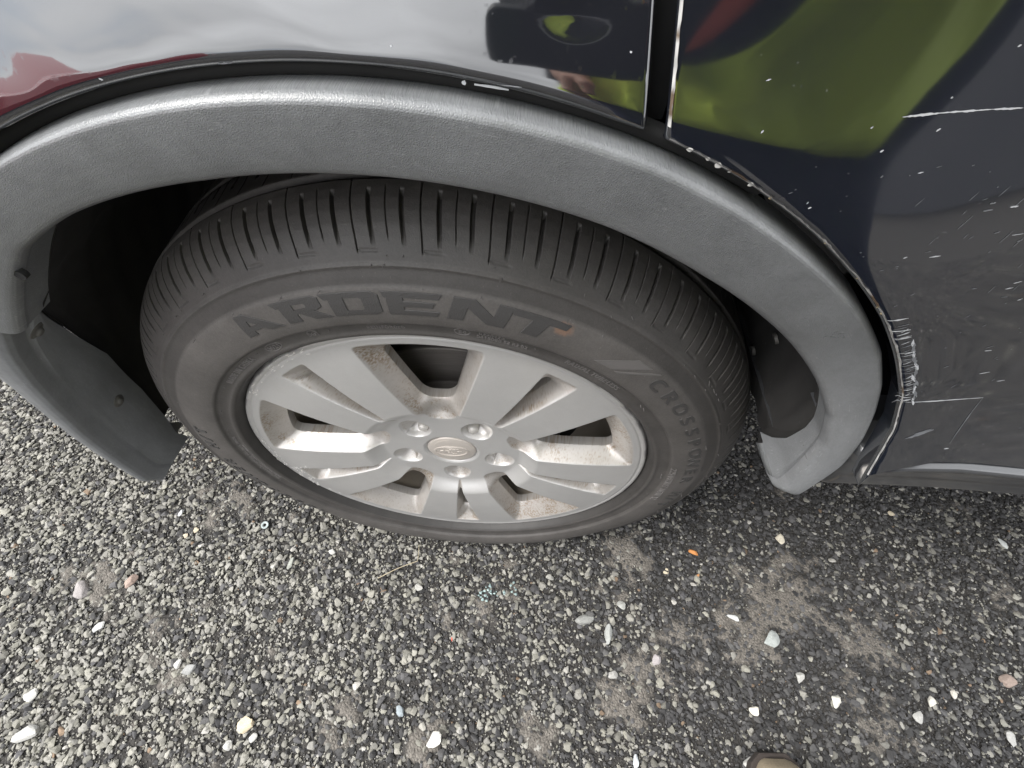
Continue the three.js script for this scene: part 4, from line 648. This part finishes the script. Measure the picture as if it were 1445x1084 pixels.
  mesh('body', blob(bodyList, [-0.2, 0.02, -0.1], [1.6, 1.75, 1.6], 110, 0.04), skin, person);
  const hand = (pts, extra) => blob(extra, pts[0], pts[1], 64, 0.008);
  mesh('hand', hand([[0.10, 0.80, 0.22], [0.30, 1.0, 0.42]], [['wrR', 'haR', 0.027, 0.024], ['haR', [0.205, 0.898, 0.312], 0.026, 0.02], [[0.225, 0.935, 0.325], [0.190, 0.952, 0.300], 0.012, 0.010], [[0.190, 0.952, 0.300], [0.166, 0.938, 0.278], 0.010, 0.008], ...fingers]), glove, person);
  mesh('hand', hand([[0.02, 0.74, 0.32], [0.26, 0.98, 0.56]], [['wrL', 'haL', 0.027, 0.026], [[0.125, 0.89, 0.43], [0.135, 0.845, 0.395], 0.012, 0.010], [[0.135, 0.845, 0.395], [0.135, 0.815, 0.39], 0.010, 0.008], ...hangL]), skin, person);
  mesh('trousers', blob([['pel', 'hipL', 0.135, 0.105], ['pel', 'hipR', 0.135, 0.105], ['hipL', 'kneeL', 0.100, 0.076], ['hipR', 'kneeR', 0.100, 0.076], ['kneeL', 'ankL', 0.076, 0.066], ['kneeR', 'ankR', 0.076, 0.066], ['pel', 'waist', 0.14, 0.135]], [-0.05, 0.06, 0.2], [1.0, 1.1, 1.2], 84, 0.04, (d, p) => Math.max(d + 0.004 * nz(p.x * 20, p.y * 14, p.z * 20), 0.09 - p.y, p.y - 1.03)), navy, person);
  mesh('jacket', blob([['pel', 'waist', 0.155, 0.150], ['waist', 'chest', 0.150, 0.165], ['chest', 'shL', 0.115, 0.075], ['chest', 'shR', 0.115, 0.075], ['shL', 'elL', 0.070, 0.058], ['shR', 'elR', 0.075, 0.068], ['elL', 'wrL', 0.058, 0.043], ['elR', 'wrR', 0.068, 0.048]], [-0.1, 0.75, 0.2], [0.8, 1.65, 1.1], 84, 0.05, (d, p) => Math.max(d + 0.005 * nz(p.x * 18, p.y * 16, p.z * 18), 0.82 - p.y - 0.3 * Math.max(0, 0.5 - p.z))), black, person);
  const vestGeo = blob([[[0.315, 0.92, 0.61], [0.32, 1.05, 0.60], 0.148, 0.144], [[0.32, 1.05, 0.60], [0.32, 1.27, 0.54], 0.140, 0.150], [[0.26, 0.80, 0.57], [0.33, 0.92, 0.61], 0.140, 0.155], [[0.36, 0.80, 0.57], [0.33, 0.92, 0.61], 0.130, 0.155], ['chest', [0.26, 1.40, 0.53], 0.125, 0.07], ['chest', [0.44, 1.40, 0.53], 0.125, 0.07]], [-0.1, 0.6, 0.2], [0.8, 1.55, 1.1], 84, 0.05, (d, p) => { const e = d - 0.010 + 0.026 * nz(p.x * 13, p.y * 7, p.z * 13) + 0.014 * nz(p.x * 34 + p.y * 14, p.y * 10, p.z * 34); return Math.max(e, -(e + 0.034), (0.785 + 0.02 * nz(p.x * 8, 2, p.z * 8)) - p.y, p.y - 1.40, Math.abs(p.x - 0.35) < 0.05 && p.z < 0.5 && p.y > 1.0 ? 1 : -1); });
  mesh('vest', vestGeo, green, person);
  const hair = blob([[[0.33, 1.60, 0.44], [0.335, 1.63, 0.47], 0.092, 0.09]], [0.15, 1.45, 0.25], [0.5, 1.8, 0.6], 44, 0.02, (d, p) => Math.max(d, 1.585 - p.y - (p.z - 0.40) * 1.2)); mesh('hair', hair, new THREE.MeshStandardMaterial({ color: new THREE.Color(0.03, 0.02, 0.015), roughness: 0.7 }), person);
  for (const s of [-1, 1]) { const e = new THREE.SphereGeometry(0.011, 14, 10); e.translate(0.33 + s * 0.032 - O.x, 1.565, 0.362 - O.z); mesh('eye', e, new THREE.MeshStandardMaterial({ color: new THREE.Color(0.6, 0.58, 0.55), roughness: 0.2 }), person); const ea = new THREE.SphereGeometry(0.022, 12, 10); ea.scale(0.35, 1.3, 0.8); ea.translate(0.33 + s * 0.088 - O.x, 1.555, 0.44 - O.z); mesh('ear', ea, skin, person); }
  const suede = new THREE.MeshStandardMaterial({ roughness: 0.95, map: tex(512, (u, v) => { const k = 0.27 + 0.12 * (fb(u, v) - 0.5) + 0.08 * (n256(u * 0.2, v) - 0.5); return [k * 1.15, k * 0.95, k * 0.66]; }, true, 1 / 0.08) }), soleM = new THREE.MeshStandardMaterial({ color: new THREE.Color(0.05, 0.04, 0.035), roughness: 0.9 });
  // boots: lofted along the foot, toe towards -z
  function boot(toe, turn) {
    const L = 0.29, n = 40, m = 28, secs = (t) => { const w = 0.004 + 0.048 * Math.pow(Math.sin(Math.PI * Math.min(1, 0.06 + 0.60 * Math.pow(t, 0.55))), 0.9) * lerpTable([[0, 1], [0.35, 1.02], [0.65, 0.8], [1, 0.72]], t), h = lerpTable([[0, 0.012], [0.03, 0.036], [0.10, 0.052], [0.25, 0.064], [0.45, 0.092], [0.6, 0.12], [0.8, 0.125], [1, 0.11]], t); return [w, h]; };
    const g = grid(n, m, (i, j) => { const t = Math.pow(i / (n - 1), 1.3), [w0, h] = secs(t), a = j / (m - 1) * Math.PI, c = Math.cos(a), s = Math.sin(a); const end = sm(1, 0.92, t); return { p: [-w0 * Math.sign(c) * Math.pow(Math.abs(c), 0.7) * mix(0.4, 1, end), 0.014 + h * Math.pow(s, 0.75), t * L], uv: [c * 0.05, t * L] }; }, null, false);
    const so = new THREE.Shape(); for (let i = 0; i <= 30; i++) { const t = i / 30, w0 = secs(t)[0] + 0.004; so[i ? 'lineTo' : 'moveTo'](w0, t * (L + 0.006) - 0.004); } for (let i = 30; i >= 0; i--) { const t = i / 30; so.lineTo(-(secs(t)[0] + 0.004), t * (L + 0.006) - 0.004); }
    const sg = new THREE.ExtrudeGeometry(so, { depth: 0.012, bevelEnabled: true, bevelSize: 0.002, bevelThickness: 0.002, bevelSegments: 2 }); sg.rotateX(Math.PI / 2); sg.translate(0, 0.016, 0);
    const st = new THREE.TubeGeometry(new THREE.CatmullRomCurve3(Array.from({ length: 13 }, (_, k) => { const a = k / 12 * Math.PI, t = 0.16, [w0, h] = secs(t); return new THREE.Vector3(-w0 * Math.sign(Math.cos(a)) * Math.pow(Math.abs(Math.cos(a)), 0.7) * 1.01, 0.0145 + h * Math.pow(Math.sin(a), 0.75) * 1.01, t * L + 0.02 * Math.sin(a) - 0.01); })), 40, 0.0012, 5);
    const shaft = new THREE.CylinderGeometry(0.054, 0.050, 0.12, 24, 1, false); shaft.translate(0, 0.15, 0.215);
    const b = new THREE.Mesh(g, suede); b.name = 'boot'; shadow(b); b.position.set(toe[0] - O.x, groundY(toe[0], toe[2]) + 0.004, toe[2] - O.z); b.rotation.y = turn; person.add(b);
    mesh('sole', sg, soleM, b); mesh('seam', st, suede, b); mesh('boot_shaft', shaft, suede, b);
  }
  const tp = groundAt(1097, 1071, 0.03); boot([tp.x, 0, tp.z], 0.05); boot([0.19, 0, 0.40], -0.12);
  person.children.filter((c) => c.name === 'boot')[0].userData.label = 'tan suede boot whose toe shows at the bottom edge';
}
{ // phone in the hand, just behind the point the picture is taken from
  const rb = new THREE.Shape(); const hw = 0.080, hh = 0.038, r = 0.009; rb.moveTo(-hw + r, -hh); rb.lineTo(hw - r, -hh); rb.absarc(hw - r, -hh + r, r, -Math.PI / 2, 0); rb.lineTo(hw, hh - r); rb.absarc(hw - r, hh - r, r, 0, Math.PI / 2); rb.lineTo(-hw + r, hh); rb.absarc(-hw + r, hh - r, r, Math.PI / 2, Math.PI); rb.lineTo(-hw, -hh + r); rb.absarc(-hw + r, -hh + r, r, Math.PI, Math.PI * 1.5);
  const g = new THREE.ExtrudeGeometry(rb, { depth: 0.006, bevelEnabled: true, bevelSize: 0.001, bevelThickness: 0.001, bevelSegments: 2, curveSegments: 8 });
  const ph = thing('phone', 'black phone held flat above the gravel by the person in the green vest', 'phone');
  const off = new THREE.Vector3(0.052, 0.004, 0.0035).applyMatrix4(_m).add(camera.position); ph.position.copy(off); ph.quaternion.setFromRotationMatrix(_m);
  g.translate(0, 0, 0.001); mesh('phone_case', g, new THREE.MeshPhysicalMaterial({ color: new THREE.Color(0.012, 0.012, 0.014), roughness: 0.5 }), ph);
  const sc = new THREE.BoxGeometry(0.150, 0.068, 0.0006); sc.translate(0, 0, 0.0092); mesh('screen', sc, M.glass, ph);
}
{ // red hatchback parked behind the photographer's left, seen only in the paint
  const red = new THREE.MeshPhysicalMaterial({ color: new THREE.Color(0.42, 0.02, 0.03), roughness: 0.3, clearcoat: 1, clearcoatRoughness: 0.05 });
  const c = thing('car', 'red hatchback parked beside the black car, out of view behind the camera', 'car', [-3.3, 0, 1.9]);
  const s = new THREE.Shape(); s.moveTo(-2.9, 0.25); s.lineTo(-2.55, 0.25); s.absarc(-2.2, 0.3, 0.34, Math.PI, 0, true); s.lineTo(-0.35, 0.22); s.absarc(0.25, 0.3, 0.34, Math.PI, 0, true); s.lineTo(1.0, 0.25); s.lineTo(1.05, 0.6); s.lineTo(0.95, 0.85); s.lineTo(0.05, 0.98); s.lineTo(-2.7, 0.98); s.lineTo(-2.95, 0.8); s.closePath();
  const b = new THREE.ExtrudeGeometry(s, { depth: 1.55, bevelEnabled: true, bevelSize: 0.05, bevelThickness: 0.06, bevelSegments: 3, curveSegments: 16 }); mesh('car_body', b, red, c);
  const h = new THREE.Shape(); h.moveTo(-2.65, 0.98); h.lineTo(-2.35, 1.42); h.lineTo(-1.0, 1.47); h.lineTo(-0.55, 1.38); h.lineTo(0.05, 1.0); h.closePath(); const hg = new THREE.ExtrudeGeometry(h, { depth: 1.30, bevelEnabled: true, bevelSize: 0.04, bevelThickness: 0.05, bevelSegments: 3 }); hg.translate(0, 0, 0.12); mesh('roof', hg, red, c);
  for (const q of [[[-2.5, 1.04], [-2.27, 1.38], [-1.45, 1.41], [-1.40, 1.04]], [[-1.33, 1.04], [-1.37, 1.41], [-0.95, 1.42], [-0.6, 1.34], [-0.15, 1.04]]]) { const w = new THREE.ExtrudeGeometry(new THREE.Shape(q.map((p) => new THREE.Vector2(...p))), { depth: 0.01, bevelEnabled: false }); w.translate(0, 0, 0.064); mesh('window', w, M.glass, c); }
  for (const x of [-2.2, 0.25]) { const t = new THREE.TorusGeometry(0.24, 0.075, 14, 40); t.scale(1, 1, 1.2); t.translate(x, 0.30, 0.05); const tm = mesh('wheel', t, M.rubberDark, c); const d = new THREE.CylinderGeometry(0.19, 0.19, 0.05, 30); d.rotateX(Math.PI / 2); d.translate(x, 0.30, 0.05); mesh('wheel_cover', d, M.nut, tm); }
}

{ // rendered outbuilding some way behind, seen only in the paint
  const b = thing('outbuilding', 'grey rendered outbuilding with a brown door, out of view behind the photographer', 'building', [4.6, 0, 7.0]);
  const w = new THREE.BoxGeometry(7.6, 2.7, 3.5); w.translate(0, 1.35, 1.75); mesh('wall', w, new THREE.MeshStandardMaterial({ color: new THREE.Color(0.13, 0.13, 0.14), roughness: 0.9 }), b);
  const rs = new THREE.Shape([[-0.25, 2.66], [1.75, 3.7], [3.75, 2.66], [3.75, 2.76], [1.75, 3.82], [-0.25, 2.78]].map((q) => new THREE.Vector2(...q))); const rg = new THREE.ExtrudeGeometry(rs, { depth: 8.0, bevelEnabled: false }); rg.rotateY(-Math.PI / 2); rg.translate(4.0, 0.02, 0); mesh('roof', rg, new THREE.MeshStandardMaterial({ color: new THREE.Color(0.07, 0.07, 0.075), roughness: 0.8 }), b);
  const d = new THREE.BoxGeometry(0.95, 2.05, 0.06); d.translate(-2.6, 1.03, -0.02); mesh('door', d, new THREE.MeshStandardMaterial({ color: new THREE.Color(0.10, 0.06, 0.035), roughness: 0.6 }), b);
}

const renderer = new THREE.WebGLRenderer({ antialias: true });
renderer.toneMapping = THREE.LinearToneMapping; renderer.toneMappingExposure = EXPOSURE;
renderer.shadowMap.enabled = true;
scene.environmentIntensity = 1;
renderer.render(scene, camera);
